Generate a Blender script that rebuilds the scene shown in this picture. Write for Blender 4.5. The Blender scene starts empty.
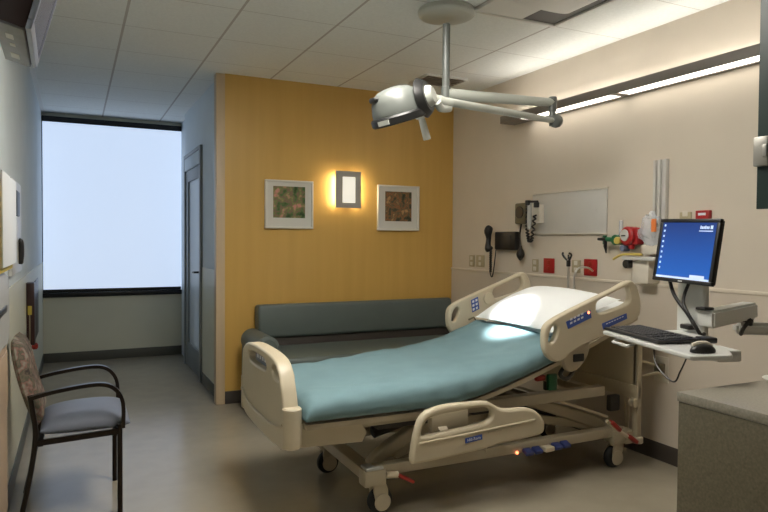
import bpy, bmesh, math, random
from mathutils import Vector, Matrix, noise
random.seed(4)
S = bpy.context.scene
COL = S.collection
PI = math.pi
# ------------------------------------------------------------------ materials
def mat(name, col, rough=.5, metal=0., var=0., vscale=8., bump=0., bscale=40., col2=None, emit=None, estr=0.,
        coat=0., stretch=None, trans=0., alpha=1., spec=None):
    m = bpy.data.materials.new(name); m.use_nodes = True
    nt = m.node_tree; b = nt.nodes['Principled BSDF']
    b.inputs['Base Color'].default_value = (*col, 1); b.inputs['Roughness'].default_value = rough
    b.inputs['Metallic'].default_value = metal
    if spec is not None: b.inputs['Specular IOR Level'].default_value = spec
    if coat: b.inputs['Coat Weight'].default_value = coat; b.inputs['Coat Roughness'].default_value = .15
    if trans: b.inputs['Transmission Weight'].default_value = trans
    if alpha < 1: b.inputs['Alpha'].default_value = alpha
    if emit:
        b.inputs['Emission Color'].default_value = (*emit, 1); b.inputs['Emission Strength'].default_value = estr
    tc = nt.nodes.new('ShaderNodeTexCoord'); mp = nt.nodes.new('ShaderNodeMapping')
    nt.links.new(tc.outputs['Object'], mp.inputs['Vector'])
    if stretch: mp.inputs['Scale'].default_value = stretch
    if var or col2:
        n = nt.nodes.new('ShaderNodeTexNoise'); n.inputs['Scale'].default_value = vscale; n.inputs['Detail'].default_value = 4
        nt.links.new(mp.outputs[0], n.inputs['Vector'])
        mx = nt.nodes.new('ShaderNodeMix'); mx.data_type = 'RGBA'
        c2 = col2 if col2 else tuple(c * (1 - var) for c in col)
        c1 = col if col2 else tuple(min(1, c * (1 + var)) for c in col)
        mx.inputs[6].default_value = (*c1, 1); mx.inputs[7].default_value = (*c2, 1)
        rp = nt.nodes.new('ShaderNodeMapRange'); rp.inputs[1].default_value = .35; rp.inputs[2].default_value = .65
        nt.links.new(n.outputs['Fac'], rp.inputs[0]); nt.links.new(rp.outputs[0], mx.inputs[0])
        nt.links.new(mx.outputs[2], b.inputs['Base Color'])
    if bump:
        n2 = nt.nodes.new('ShaderNodeTexNoise'); n2.inputs['Scale'].default_value = bscale; n2.inputs['Detail'].default_value = 3
        nt.links.new(mp.outputs[0], n2.inputs['Vector'])
        bp = nt.nodes.new('ShaderNodeBump'); bp.inputs['Strength'].default_value = bump; bp.inputs['Distance'].default_value = .01
        nt.links.new(n2.outputs['Fac'], bp.inputs['Height']); nt.links.new(bp.outputs[0], b.inputs['Normal'])
    return m
def ramp_mat(name, stops, scale, rough=.6, detail=6, stretch=None, vor=False, emit=0):
    m = bpy.data.materials.new(name); m.use_nodes = True
    nt = m.node_tree; b = nt.nodes['Principled BSDF']; b.inputs['Roughness'].default_value = rough
    tc = nt.nodes.new('ShaderNodeTexCoord'); mp = nt.nodes.new('ShaderNodeMapping')
    nt.links.new(tc.outputs['Object'], mp.inputs['Vector'])
    if stretch: mp.inputs['Scale'].default_value = stretch
    n = nt.nodes.new('ShaderNodeTexVoronoi' if vor else 'ShaderNodeTexNoise'); n.inputs['Scale'].default_value = scale
    n.inputs['Detail'].default_value = detail
    nt.links.new(mp.outputs[0], n.inputs['Vector'])
    r = nt.nodes.new('ShaderNodeValToRGB'); e = r.color_ramp.elements
    e[0].position, e[0].color = stops[0][0], (*stops[0][1], 1); e[1].position, e[1].color = stops[-1][0], (*stops[-1][1], 1)
    for p, c in stops[1:-1]:
        k = e.new(p); k.color = (*c, 1)
    nt.links.new(n.outputs['Distance' if vor else 'Fac'], r.inputs[0]); nt.links.new(r.outputs[0], b.inputs['Base Color'])
    return m
def ceiling_mat():
    m = mat('ceiling_tile', (.77, .785, .755), .95, var=.03, vscale=60, bump=.12, bscale=160)
    nt = m.node_tree; b = nt.nodes['Principled BSDF']
    tc = nt.nodes.new('ShaderNodeTexCoord'); sx = nt.nodes.new('ShaderNodeSeparateXYZ'); nt.links.new(tc.outputs['Object'], sx.inputs[0])
    def line(axis, off, period, w):
        a = nt.nodes.new('ShaderNodeMath'); a.operation = 'SUBTRACT'; a.inputs[1].default_value = off
        nt.links.new(sx.outputs[axis], a.inputs[0])
        p = nt.nodes.new('ShaderNodeMath'); p.operation = 'PINGPONG'; p.inputs[1].default_value = period / 2
        nt.links.new(a.outputs[0], p.inputs[0])
        l = nt.nodes.new('ShaderNodeMath'); l.operation = 'LESS_THAN'; l.inputs[1].default_value = w
        nt.links.new(p.outputs[0], l.inputs[0]); return l.outputs[0]
    def over(prev, fac, colr):
        mx = nt.nodes.new('ShaderNodeMix'); mx.data_type = 'RGBA'; nt.links.new(fac, mx.inputs[0]); nt.links.new(prev, mx.inputs[6])
        mx.inputs[7].default_value = (*colr, 1); return mx.outputs[2]
    prev = b.inputs['Base Color'].links[0].from_socket
    prev = over(prev, line(1, .2, .61, .0035), (.52, .51, .48))
    prev = over(prev, line(0, .29, .61, .008), (.47, .445, .41))
    nt.links.new(prev, b.inputs['Base Color'])
    return m
M = {}
M['ceiling'] = ceiling_mat()
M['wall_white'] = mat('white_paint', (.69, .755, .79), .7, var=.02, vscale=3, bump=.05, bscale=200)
M['wall_cream'] = mat('cream_paint', (.64, .57, .475), .65, var=.02, vscale=3, bump=.05, bscale=200)
M['wainscot'] = mat('cream_wall_sheet', (.64, .635, .52), .45, var=.02, vscale=3)
M['wainscot_right'] = mat('beige_wall_sheet', (.60, .53, .44), .45, var=.02, vscale=3)
M['rail_cap'] = mat('cream_cap', (.68, .61, .50), .4)
M['wood'] = mat('maple_veneer', (.66, .41, .108), .38, col2=(.625, .38, .096), vscale=2.2, stretch=(6, 6, .35), bump=.03, bscale=30)
M['wood_pale'] = mat('maple_edge', (.64, .50, .33), .4, col2=(.60, .46, .30), vscale=3, stretch=(9, 9, .4))
M['base_dark'] = mat('dark_rubber_base', (.055, .045, .038), .5)
M['base_grey'] = mat('grey_rubber_base', (.085, .085, .07), .5)
M['floor'] = mat('vinyl_floor', (.35, .308, .235), .2, col2=(.325, .285, .218), vscale=7, bump=.008, bscale=14)
M['black_metal'] = mat('black_metal', (.012, .012, .012), .4, .3)
M['bronze'] = mat('bronze_metal', (.022, .016, .012), .3, .6)
M['alu'] = mat('aluminium', (.32, .31, .28), .4, .7)
M['steel'] = mat('steel', (.6, .58, .54), .28, 1.)
M['door_grey'] = mat('door_grey_paint', (.22, .245, .25), .45)
M['door_glass'] = mat('frosted_glass', (.62, .68, .70), .35, alpha=.8)
M['glass'] = mat('window_glass', (.9, .95, 1), .02, trans=1.)
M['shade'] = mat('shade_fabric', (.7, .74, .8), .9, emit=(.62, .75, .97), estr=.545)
M['cream'] = mat('cream_plastic', (.57, .50, .365), .38, var=.015, vscale=5)
M['cream_dark'] = mat('putty_plastic', (.47, .41, .30), .45)
M['cream_metal'] = mat('cream_enamel', (.45, .395, .285), .35, var=.02, vscale=6)
M['under'] = mat('dark_mechanism', (.05, .046, .04), .5, .2)
M['rubber'] = mat('black_rubber', (.015, .015, .015), .6)
M['grey_cap'] = mat('grey_cap', (.50, .52, .50), .4)
M['red'] = mat('red_plastic', (.30, .022, .014), .35)
M['redwall'] = mat('red_wall_plate', (.36, .014, .016), .35)
M['blue'] = mat('blue_label', (.035, .085, .36), .4)
M['blue_pedal'] = mat('blue_pedal', (.03, .045, .17), .4)
M['plate_blue'] = mat('grey_blue_label', (.15, .18, .27), .4)
M['white_ink'] = mat('white_ink', (.72, .75, .82), .5)
M['led'] = mat('amber_led', (.9, .3, .1), .4, emit=(1, .2, .08), estr=3)
M['teal'] = mat('teal_blanket', (.165, .275, .305), .85, var=.05, vscale=5, bump=.25, bscale=420)
M['teal_dark'] = mat('teal_ticking', (.05, .11, .13), .7)
M['linen'] = mat('white_linen', (.88, .90, .90), .85, bump=.12, bscale=300)
M['vinyl'] = mat('grey_green_vinyl', (.105, .13, .12), .45, var=.04, vscale=4, bump=.08, bscale=260)
M['frame_white'] = mat('white_frame', (.72, .69, .62), .4)
M['mat_board'] = mat('mat_board', (.70, .68, .62), .9)
M['print_a'] = ramp_mat('garden_print', [(.36, (.03, .06, .012)), (.45, (.10, .17, .05)), (.5, (.24, .13, .09)), (.55, (.16, .22, .06)), (.64, (.6, .25, .2))], 13)
M['print_b'] = ramp_mat('autumn_print', [(.36, (.03, .03, .015)), (.45, (.10, .09, .045)), (.51, (.32, .13, .045)), (.56, (.10, .085, .04)), (.64, (.5, .27, .11))], 14)
M['sconce_grey'] = mat('sconce_grey', (.42, .40, .37), .45)
M['sconce_glass'] = mat('opal_glass', (.8, .8, .75), .4, emit=(1, .93, .78), estr=.42)
M['sconce_lamp'] = mat('sconce_lamp', (.8, .7, .5), .4, emit=(1, .85, .60), estr=30)
M['housing'] = mat('fixture_grey', (.21, .19, .17), .45, .2)
M['lens'] = mat('fluorescent_lens', (.8, .8, .8), .4, emit=(1, .93, .82), estr=2.4)
M['tube'] = mat('fluorescent_tube', (.8, .8, .8), .4, emit=(1, .95, .87), estr=2.8)
M['lamp_white'] = mat('lamp_enamel', (.45, .465, .42), .3)
M['lamp_grey'] = mat('lamp_grey_enamel', (.125, .135, .125), .35)
M['lamp_black'] = mat('lamp_black', (.014, .014, .014), .35)
M['lamp_lens'] = mat('lamp_lens', (.8, .8, .8), .2, emit=(1, .98, .95), estr=.7)
M['vent_dark'] = mat('vent_dark', (.10, .095, .085), .6)
M['vent_white'] = mat('vent_white', (.68, .67, .63), .5)
M['vent_tan'] = mat('vent_tan', (.33, .27, .2), .6)
M['black'] = mat('black_plastic', (.014, .013, .013), .38)
M['key'] = mat('key_plastic', (.022, .022, .024), .5)
M['tan_gauge'] = mat('gauge_olive', (.13, .115, .07), .4)
M['panel_grey'] = mat('grey_panel', (.58, .565, .53), .35, var=.03, vscale=4)
M['beige_plate'] = mat('beige_plate', (.42, .36, .23), .4)
M['plate_white'] = mat('white_plate', (.66, .61, .52), .4)
M['green'] = mat('green_fitting', (.015, .12, .05), .35)
M['yellow'] = mat('yellow_fitting', (.55, .43, .10), .4)
M['bag'] = mat('clear_plastic', (.72, .76, .82), .18, alpha=.38, bump=.6, bscale=22)
M['orange'] = mat('orange_label', (.75, .2, .05), .5)
M['white_plastic'] = mat('white_plastic', (.53, .53, .505), .35)
M['arm_grey'] = mat('arm_grey_enamel', (.66, .67, .64), .35)
M['screen_icon'] = mat('screen_icon', (.5, .6, .8), .4, emit=(.55, .68, .95), estr=.30)
M['taskbar'] = mat('screen_taskbar', (.5, .6, .8), .4, emit=(.5, .64, .95), estr=.34)
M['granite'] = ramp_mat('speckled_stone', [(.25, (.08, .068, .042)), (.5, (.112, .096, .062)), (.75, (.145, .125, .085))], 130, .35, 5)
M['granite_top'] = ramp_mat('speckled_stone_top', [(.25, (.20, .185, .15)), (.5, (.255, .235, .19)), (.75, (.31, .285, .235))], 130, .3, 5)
M['dish'] = mat('white_ceramic', (.74, .72, .66), .3)
M['cab_green'] = mat('dark_green_laminate', (.012, .028, .024), .45)
M['tv_dark'] = mat('tv_back', (.022, .008, .007), .5)
M['tv_grey'] = mat('tv_grey', (.13, .13, .13), .45, var=.1, vscale=30)
M['tv_silver'] = mat('tv_silver', (.24, .26, .31), .4, .2)
M['tv_screen'] = mat('tv_screen', (.10, .10, .14), .18)
M['chair_seat'] = mat('blue_grey_vinyl', (.17, .19, .245), .5, var=.05, vscale=6, bump=.06, bscale=300)
M['chair_back'] = ramp_mat('leaf_fabric', [(.34, (.04, .03, .025)), (.43, (.15, .115, .08)), (.49, (.075, .08, .05)), (.55, (.20, .10, .08)), (.64, (.24, .215, .17))], 22, .8, 2)
M['maroon'] = mat('dark_maroon_wood', (.028, .008, .008), .35)
M['paper_yellow'] = mat('yellow_paper', (.48, .37, .05), .6)
M['box_white'] = mat('white_box', (.70, .72, .74), .5)
M['dispenser'] = mat('grey_dispenser', (.36, .36, .35), .4)
M['cab_beige'] = mat('beige_laminate', (.38, .28, .19), .5, var=.03, vscale=3, stretch=(5, 5, .4))
# screen: a blue wallpaper that is brighter towards the bottom, given off by the panel itself
def screen_mat():
    m = bpy.data.materials.new('screen_blue'); m.use_nodes = True; nt = m.node_tree; b = nt.nodes['Principled BSDF']
    b.inputs['Base Color'].default_value = (.01, .01, .02, 1); b.inputs['Roughness'].default_value = .3
    tc = nt.nodes.new('ShaderNodeTexCoord'); sx = nt.nodes.new('ShaderNodeSeparateXYZ'); nt.links.new(tc.outputs['Generated'], sx.inputs[0])
    r = nt.nodes.new('ShaderNodeValToRGB'); e = r.color_ramp.elements
    e[0].color = (.018, .17, .70, 1); e[1].color = (.008, .05, .26, 1)
    k = e.new(.35); k.color = (.012, .13, .58, 1)
    nt.links.new(sx.outputs['Z'], r.inputs[0]); nt.links.new(r.outputs[0], b.inputs['Emission Color']); b.inputs['Emission Strength'].default_value = .52
    return m
M['screen'] = screen_mat()

# ------------------------------------------------------------------ helpers
def new(): return bmesh.new()
def box(bm, x0, x1, y0, y1, z0, z1, bev=0., seg=2, mx=None):
    r = bmesh.ops.create_cube(bm, size=1.)
    vs = r['verts']
    for v in vs:
        v.co = Vector(((x0 + x1) / 2 + v.co.x * (x1 - x0), (y0 + y1) / 2 + v.co.y * (y1 - y0), (z0 + z1) / 2 + v.co.z * (z1 - z0)))
    if bev:
        es = list({e for v in vs for e in v.link_edges})
        o = bmesh.ops.bevel(bm, geom=es, offset=bev, segments=seg, profile=.5, affect='EDGES')
        vs = list({v for f in o['faces'] for v in f.verts} | {v for v in vs if v.is_valid})
    if mx is not None:
        for v in vs: v.co = mx @ v.co
    return bm
def tube(bm, pts, r, n=10, cap=True):
    pts = [Vector(p) for p in pts]; k = len(pts)
    rs = r if isinstance(r, (list, tuple)) else [r] * k
    t = [(pts[min(i + 1, k - 1)] - pts[max(i - 1, 0)]).normalized() for i in range(k)]
    a = Vector((0, 0, 1)) if abs(t[0].z) < .9 else Vector((1, 0, 0))
    nn = (a - t[0] * a.dot(t[0])).normalized(); rings = []
    for i in range(k):
        nn = (nn - t[i] * nn.dot(t[i])).normalized(); bb = t[i].cross(nn)
        rings.append([bm.verts.new(pts[i] + (nn * math.cos(2 * PI * j / n) + bb * math.sin(2 * PI * j / n)) * rs[i]) for j in range(n)])
    for i in range(k - 1):
        for j in range(n): bm.faces.new((rings[i][j], rings[i][(j + 1) % n], rings[i + 1][(j + 1) % n], rings[i + 1][j]))
    if cap: bm.faces.new(rings[0][::-1]); bm.faces.new(rings[-1])
    return bm
def spline(pts, n=6):
    P = [Vector(p) for p in pts]; o = []
    for i in range(len(P) - 1):
        p0, p1, p2, p3 = P[max(i - 1, 0)], P[i], P[i + 1], P[min(i + 2, len(P) - 1)]
        for j in range(n):
            t = j / n
            o.append(.5 * ((2 * p1) + (p2 - p0) * t + (2 * p0 - 5 * p1 + 4 * p2 - p3) * t * t + (3 * p1 - p0 - 3 * p2 + p3) * t ** 3))
    o.append(P[-1]); return o
def closed(pts, n=4):
    P = [Vector((*p, 0)) for p in pts]; k = len(P); o = []
    for i in range(k):
        p0, p1, p2, p3 = P[i - 1], P[i], P[(i + 1) % k], P[(i + 2) % k]
        for j in range(n):
            t = j / n
            o.append((.5 * ((2 * p1) + (p2 - p0) * t + (2 * p0 - 5 * p1 + 4 * p2 - p3) * t * t + (3 * p1 - p0 - 3 * p2 + p3) * t ** 3)).to_2d())
    return o
def flatbar(bm, pts, w, h, side=Vector((0, 1, 0)), cap=True):
    # rectangular bar swept along pts; w along 'side', h across
    pts = [Vector(p) for p in pts]; k = len(pts); rings = []
    for i in range(k):
        t = (pts[min(i + 1, k - 1)] - pts[max(i - 1, 0)]).normalized(); s = (side - t * side.dot(t)).normalized(); u = t.cross(s)
        rings.append([bm.verts.new(pts[i] + s * (w / 2) * a + u * (h / 2) * b) for a, b in ((-1, -1), (1, -1), (1, 1), (-1, 1))])
    for i in range(k - 1):
        for j in range(4): bm.faces.new((rings[i][j], rings[i][(j + 1) % 4], rings[i + 1][(j + 1) % 4], rings[i + 1][j]))
    bm.faces.new(rings[0][::-1]); bm.faces.new(rings[-1])
    bmesh.ops.recalc_face_normals(bm, faces=bm.faces)
    return bm
def lathe(bm, prof, n=32, mx=None):
    rings = []
    for r, z in prof:
        if r < 1e-5: rings.append([bm.verts.new((0, 0, z))])
        else: rings.append([bm.verts.new((r * math.cos(2 * PI * j / n), r * math.sin(2 * PI * j / n), z)) for j in range(n)])
    for a, b in zip(rings[:-1], rings[1:]):
        for j in range(n):
            if len(a) == 1 and len(b) == 1: continue
            if len(a) == 1: bm.faces.new((a[0], b[j], b[(j + 1) % n]))
            elif len(b) == 1: bm.faces.new((a[j], a[(j + 1) % n], b[0]))
            else: bm.faces.new((a[j], a[(j + 1) % n], b[(j + 1) % n], b[j]))
    if mx is not None:
        for rg in rings:
            for v in rg: v.co = mx @ v.co
    bmesh.ops.recalc_face_normals(bm, faces=bm.faces)
    return bm
def frame_to(origin, zdir, xdir=None):
    z = Vector(zdir).normalized(); x = Vector(xdir) if xdir else (Vector((1, 0, 0)) if abs(z.x) < .9 else Vector((0, 1, 0)))
    x = (x - z * x.dot(z)).normalized(); y = z.cross(x)
    m = Matrix((x, y, z)).transposed().to_4x4(); m.translation = Vector(origin); return m
def cyl(bm, a, b, r, n=20, r2=None):
    a, b = Vector(a), Vector(b); L = (b - a).length; r2 = r if r2 is None else r2
    c = min(.15 * r, L * .2)
    return lathe(bm, [(0, 0), (r - c, 0), (r, c), (r2, L - c), (r2 - c, L), (0, L)], n, frame_to(a, b - a))
def from_curve(cu, bm, conv):
    ob = bpy.data.objects.new('tmp', cu); COL.objects.link(ob)
    bpy.context.view_layer.update()
    me = bpy.data.meshes.new_from_object(ob.evaluated_get(bpy.context.evaluated_depsgraph_get()))
    for v in me.vertices: v.co = conv(v.co)
    bm.from_mesh(me); bpy.data.objects.remove(ob); bpy.data.meshes.remove(me); bpy.data.curves.remove(cu)
    return bm
def plate(bm, outlines, axis, at, thick, bev=.01):
    cu = bpy.data.curves.new('tmp', 'CURVE'); cu.dimensions = '2D'; cu.fill_mode = 'BOTH'
    cu.extrude = max(thick / 2 - bev, 0.0005); cu.bevel_depth = bev; cu.bevel_resolution = 2; cu.offset = -bev
    for o in outlines:
        sp = cu.splines.new('POLY'); sp.points.add(len(o) - 1)
        for p, q in zip(sp.points, o): p.co = (q[0], q[1], 0, 1)
        sp.use_cyclic_u = True
    if axis == 'Y': conv = lambda c: Vector((c.x, at - c.z, c.y))
    elif axis == 'X': conv = lambda c: Vector((at + c.z, c.x, c.y))
    elif axis == 'Z': conv = lambda c: Vector((c.x, c.y, at + c.z))
    else: conv = lambda c: axis @ Vector((c.x, c.y, c.z + at))
    return from_curve(cu, bm, conv)
def text(bm, s, size, mx, ext=.0006):
    cu = bpy.data.curves.new('tmp', 'FONT'); cu.body = s; cu.size = size; cu.align_x = 'CENTER'; cu.align_y = 'CENTER'; cu.extrude = ext
    return from_curve(cu, bm, lambda c: mx @ c)
SPLIT = {'corner_bumper', 'headboard_post', 'arm_joint', 'wheel_cover', 'head_bracket', 'rail_link', 'arm_cable', 'wall_bumper', 'drive_box', 'edge_strip', 'screw', 'sticker', 'rail_mark', 'cord', 'slot'}
def islands(bm):
    seen = set(); out = []
    for v in bm.verts:
        if v in seen: continue
        st = [v]; seen.add(v); isl = []
        while st:
            a = st.pop(); isl.append(a)
            for e in a.link_edges:
                o = e.other_vert(a)
                if o not in seen: seen.add(o); st.append(o)
        out.append(isl)
    return out
def obj(name, bm, m, parent=None, label=None, sharp=38, smooth=True):
    if name in SPLIT:
        isl = islands(bm)
        if len(isl) > 1:
            r = None
            for g in isl:
                ix = {v: i for i, v in enumerate(g)}; nb = bmesh.new(); nv = [nb.verts.new(v.co) for v in g]
                for f in {f for v in g for f in v.link_faces}: nb.faces.new([nv[ix[v]] for v in f.verts])
                r = obj1(name, nb, m, parent, label, sharp, smooth)
            bm.free(); return r
    return obj1(name, bm, m, parent, label, sharp, smooth)
def obj1(name, bm, m, parent=None, label=None, sharp=38, smooth=True):
    me = bpy.data.meshes.new(name)
    if parent is not None:
        off = parent.location.copy(); p = parent.parent
        while p is not None: off += p.location; p = p.parent
        for v in bm.verts: v.co -= off
    bm.normal_update(); bm.to_mesh(me); bm.free(); me.materials.append(M[m])
    if smooth:
        for p in me.polygons: p.use_smooth = True
        me.set_sharp_from_angle(angle=math.radians(sharp))
    o = bpy.data.objects.new(name, me); COL.objects.link(o)
    if parent is not None: o.parent = parent
    if label: o['label'] = label
    return o
def thing(name, label, cat, loc, group=None):
    o = bpy.data.objects.new(name, None); COL.objects.link(o); o.location = loc; o.empty_display_size = .05
    o['label'] = label; o['category'] = cat
    if group: o['group'] = group
    return o
def solo(name, bm, m, label, cat, group=None, **k):
    o = obj(name, bm, m, **k); o['label'] = label; o['category'] = cat
    # put the origin at the base of the mesh
    me = o.data; xs = [v.co for v in me.vertices]
    c = Vector(((min(v.x for v in xs) + max(v.x for v in xs)) / 2, (min(v.y for v in xs) + max(v.y for v in xs)) / 2, min(v.z for v in xs)))
    for v in me.vertices: v.co -= c
    o.location = c
    if group: o['group'] = group
    return o
def struct(name, bm, m, parent=None, **k):
    o = obj(name, bm, m, parent, **k)
    if parent is None: o['kind'] = 'structure'
    return o
def B(*a, **k): return box(new(), *a, **k)
def copy_tree(o, d, parent=None):
    c = o.copy(); COL.objects.link(c)
    if parent is None: c.location = o.location + Vector(d)
    else: c.parent = parent
    for ch in list(o.children): copy_tree(ch, d, c)
    return c

# ------------------------------------------------------------------ the room
XL, XR, YW, YE, XP, H, RAIL = -.32, 3.33, 5.39, 7.94, 1.05, 2.74, 1.107
YB = -1.6
struct('floor', B(XL - .1, XR + .1, YB - .1, YE + .1, -.1, 0), 'floor', smooth=False)
struct('ceiling', B(XL - .1, XR + .1, YB - .1, YE + .1, H, H + .1), 'ceiling', smooth=False)
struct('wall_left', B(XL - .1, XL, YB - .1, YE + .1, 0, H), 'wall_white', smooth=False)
struct('wall_right', B(XR, XR + .1, YB - .1, YW + .1, 0, H), 'wall_cream', smooth=False)
struct('wall_accent', B(1.125, XR, YW, YW + .08, 0, H), 'wood', smooth=False)
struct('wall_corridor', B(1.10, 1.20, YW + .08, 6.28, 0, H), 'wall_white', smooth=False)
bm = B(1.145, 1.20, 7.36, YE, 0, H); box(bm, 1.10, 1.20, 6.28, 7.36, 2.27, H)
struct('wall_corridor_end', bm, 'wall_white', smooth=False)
struct('wall_rear', B(XL, XR, YB - .1, YB, 0, H), 'wall_cream', smooth=False)
WZ0, WZ1 = .77, 2.70
bm = B(XL, 1.145, YE, YE + .1, 0, WZ0); box(bm, XL, 1.145, YE, YE + .1, WZ1, H)
struct('wall_far', bm, 'wainscot', smooth=False)
struct('trim_1', B(1.052, 1.125, YW - .003, YW + .085, 0, H - .002, bev=.004), 'wood_pale')
# baseboards
struct('baseboard_accent', B(1.125, XR, YW - .012, YW, 0, .105, bev=.003), 'base_dark')
struct('baseboard_right', B(XR - .012, XR, 1.45, YW - .012, 0, .112, bev=.003), 'base_dark')
struct('baseboard_left', B(XL, XL + .012, YB, YE - .012, 0, .105, bev=.003), 'base_grey')
struct('baseboard_far', B(XL, 1.145, YE - .012, YE, 0, .105, bev=.003), 'base_grey')
struct('baseboard_corridor', B(1.088, 1.10, YW + .085, 6.28, 0, .105, bev=.003), 'base_grey')
# wall protection sheets with a cap along the top
struct('trim_2', B(XR - .006, XR, 1.45, YW, .112, RAIL - .012), 'wainscot_right', smooth=False)
struct('trim_3', B(XR - .014, XR, 1.45, YW, RAIL - .012, RAIL + .008, bev=.003), 'rail_cap')
struct('trim_4', B(XL, XL + .005, YB, YE, .105, RAIL), 'wainscot', smooth=False)
struct('trim_5', B(1.095, 1.10, YW + .085, 6.28, .105, RAIL), 'wainscot', smooth=False)
# ceiling edge angle along the left wall
struct('trim_6', B(XL, XL + .035, YB, YE, H - .006, H), 'vent_white', smooth=False)
# window
bm = new()
for a in ((XL, 1.145, WZ0, WZ0 + .05), (XL, 1.145, WZ1 - .05, WZ1), (XL, XL + .05, WZ0, WZ1), (1.10, 1.145, WZ0, WZ1)):
    box(bm, a[0], a[1], YE + .03, YE + .08, a[2], a[3], bev=.004)
w = struct('window_1', bm, 'black_metal')
obj('pane', B(XL + .05, 1.10, YE + .05, YE + .056, WZ0 + .05, WZ1 - .05), 'glass', w, smooth=False)
obj('sill', B(XL, 1.145, YE - .03, YE + .03, WZ0 - .05, WZ0, bev=.005), 'black_metal', w)
t = thing('roller_shade', 'pale backlit roller shade pulled down over the far window', 'window shade', (.4, YE - .02, WZ0))
obj('head_rail', B(XL + .005, 1.14, YE - .055, YE + .0, 2.635, 2.695, bev=.006), 'black_metal', t, 'black head rail')
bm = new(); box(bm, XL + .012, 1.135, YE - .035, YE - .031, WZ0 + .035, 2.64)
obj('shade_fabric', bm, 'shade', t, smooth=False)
obj('bottom_bar', B(XL + .012, 1.135, YE - .042, YE - .026, WZ0 + .005, WZ0 + .04, bev=.004), 'black_metal', t, 'dark bottom bar')
# door in the corridor wall
bm = new()
box(bm, 1.075, 1.16, 6.28, 6.35, 0, 2.27, bev=.004); box(bm, 1.085, 1.16, 7.29, 7.36, 0, 2.27, bev=.004); box(bm, 1.075, 1.16, 6.35, 7.29, 2.235, 2.27, bev=.004)
d = struct('door_1', bm, 'door_grey')
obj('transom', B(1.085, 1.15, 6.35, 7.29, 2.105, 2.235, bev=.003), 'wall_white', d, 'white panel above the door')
bm = new(); y0, y1 = 6.355, 7.285
for a in ((y0, y0 + .13, .01, 2.10), (y1 - .13, y1, .01, 2.10), (y0 + .13, y1 - .13, .01, .26), (y0 + .13, y1 - .13, 1.98, 2.10)):
    box(bm, 1.10, 1.145, a[0], a[1], a[2], a[3], bev=.003)
lf = obj('leaf', bm, 'door_grey', d)
obj('door_pane', B(1.115, 1.13, y0 + .13, y1 - .13, 0.26, 1.98), 'door_glass', lf, smooth=False)
bm = new(); box(bm, 1.092, 1.10, y0 + .035, y0 + .085, .93, 1.13, bev=.003); tube(bm, [(1.095, y0 + .06, 1.05), (1.05, y0 + .06, 1.05), (1.05, y0 + .17, 1.045)], .01)
obj('door_handle', bm, 'black_metal', lf, 'dark lever handle')

# ------------------------------------------------------------------ ceiling air outlets
t = thing('ceiling_diffuser', 'large white ceiling air diffuser with a hanging tilted plate above the wall light', 'ceiling vent', (2.43, 2.92, H - .01))
bm = new()
for a in ((2.12, 2.73, 2.60, 2.62), (2.12, 2.73, 3.21, 3.23), (2.12, 2.14, 2.62, 3.21), (2.71, 2.73, 2.62, 3.21)):
    box(bm, a[0], a[1], a[2], a[3], H - .018, H - .0005, bev=.003)
obj('frame', bm, 'vent_white', t)
obj('back_pan', B(2.46, 2.71, 2.62, 3.21, H - .006, H - .001), 'vent_dark', t, 'dark recess')
obj('side_plate', B(2.14, 2.46, 2.62, 3.21, H - .012, H - .001), 'vent_white', t)
bm = new(); plate(bm, [closed([(2.20, H - .012), (2.22, H - .024), (2.40, H - .036), (2.56, H - .036), (2.625, H - .022), (2.61, H - .012), (2.42, H - .012)], 4)], 'Y', 2.80, .35, .003)
obj('curved_basket', bm, 'vent_white', t, 'white curved basket')
t = thing('ceiling_vent', 'small tan slotted ceiling vent near the wood wall', 'ceiling vent', (2.80, 4.80, H - .01))
bm = new()
for a in ((2.60, 3.0, 4.62, 4.64), (2.60, 3.0, 4.93, 4.95), (2.60, 2.62, 4.64, 4.93), (2.98, 3.0, 4.64, 4.93)):
    box(bm, a[0], a[1], a[2], a[3], H - .015, H - .0005, bev=.002)
obj('frame', bm, 'vent_white', t)
bm = B(2.62, 2.98, 4.64, 4.93, H - .006, H - .001)
obj('grille', bm, 'vent_tan', t)
for i in range(5): obj('slat', box(new(), 2.62, 2.98, -.018, .018, -.0015, .0015, mx=Matrix.Translation((0, 4.68 + i * .053, H - .011)) @ Matrix.Rotation(.5, 4, 'X')), 'vent_tan', t)

# unseen ceiling panel, added to brighten the room, built like a recessed light
M['fill_panel'] = mat('fill_diffuser', (.8, .8, .8), .5, emit=(1, .95, .86), estr=19.5)
for x, y, lb in ((.90, 1.93, 'unseen ceiling light added over the bed foot to brighten the room'),):
    t = thing('ceiling_fill_light', lb, 'added ceiling light', (x + .305, y + .61, H - .02))
    bm = new()
    for a in ((0, .61, 0, .02), (0, .61, 1.2, 1.22), (0, .02, .02, 1.2), (.59, .61, .02, 1.2)): box(bm, x + a[0], x + a[1], y + a[2], y + a[3], H - .02, H - .0005, bev=.003)
    obj('frame', bm, 'vent_white', t)
    obj('diffuser', B(x + .02, x + .59, y + .02, y + 1.2, H - .012, H - .001), 'fill_panel', t, 'lit diffuser', smooth=False)

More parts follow.
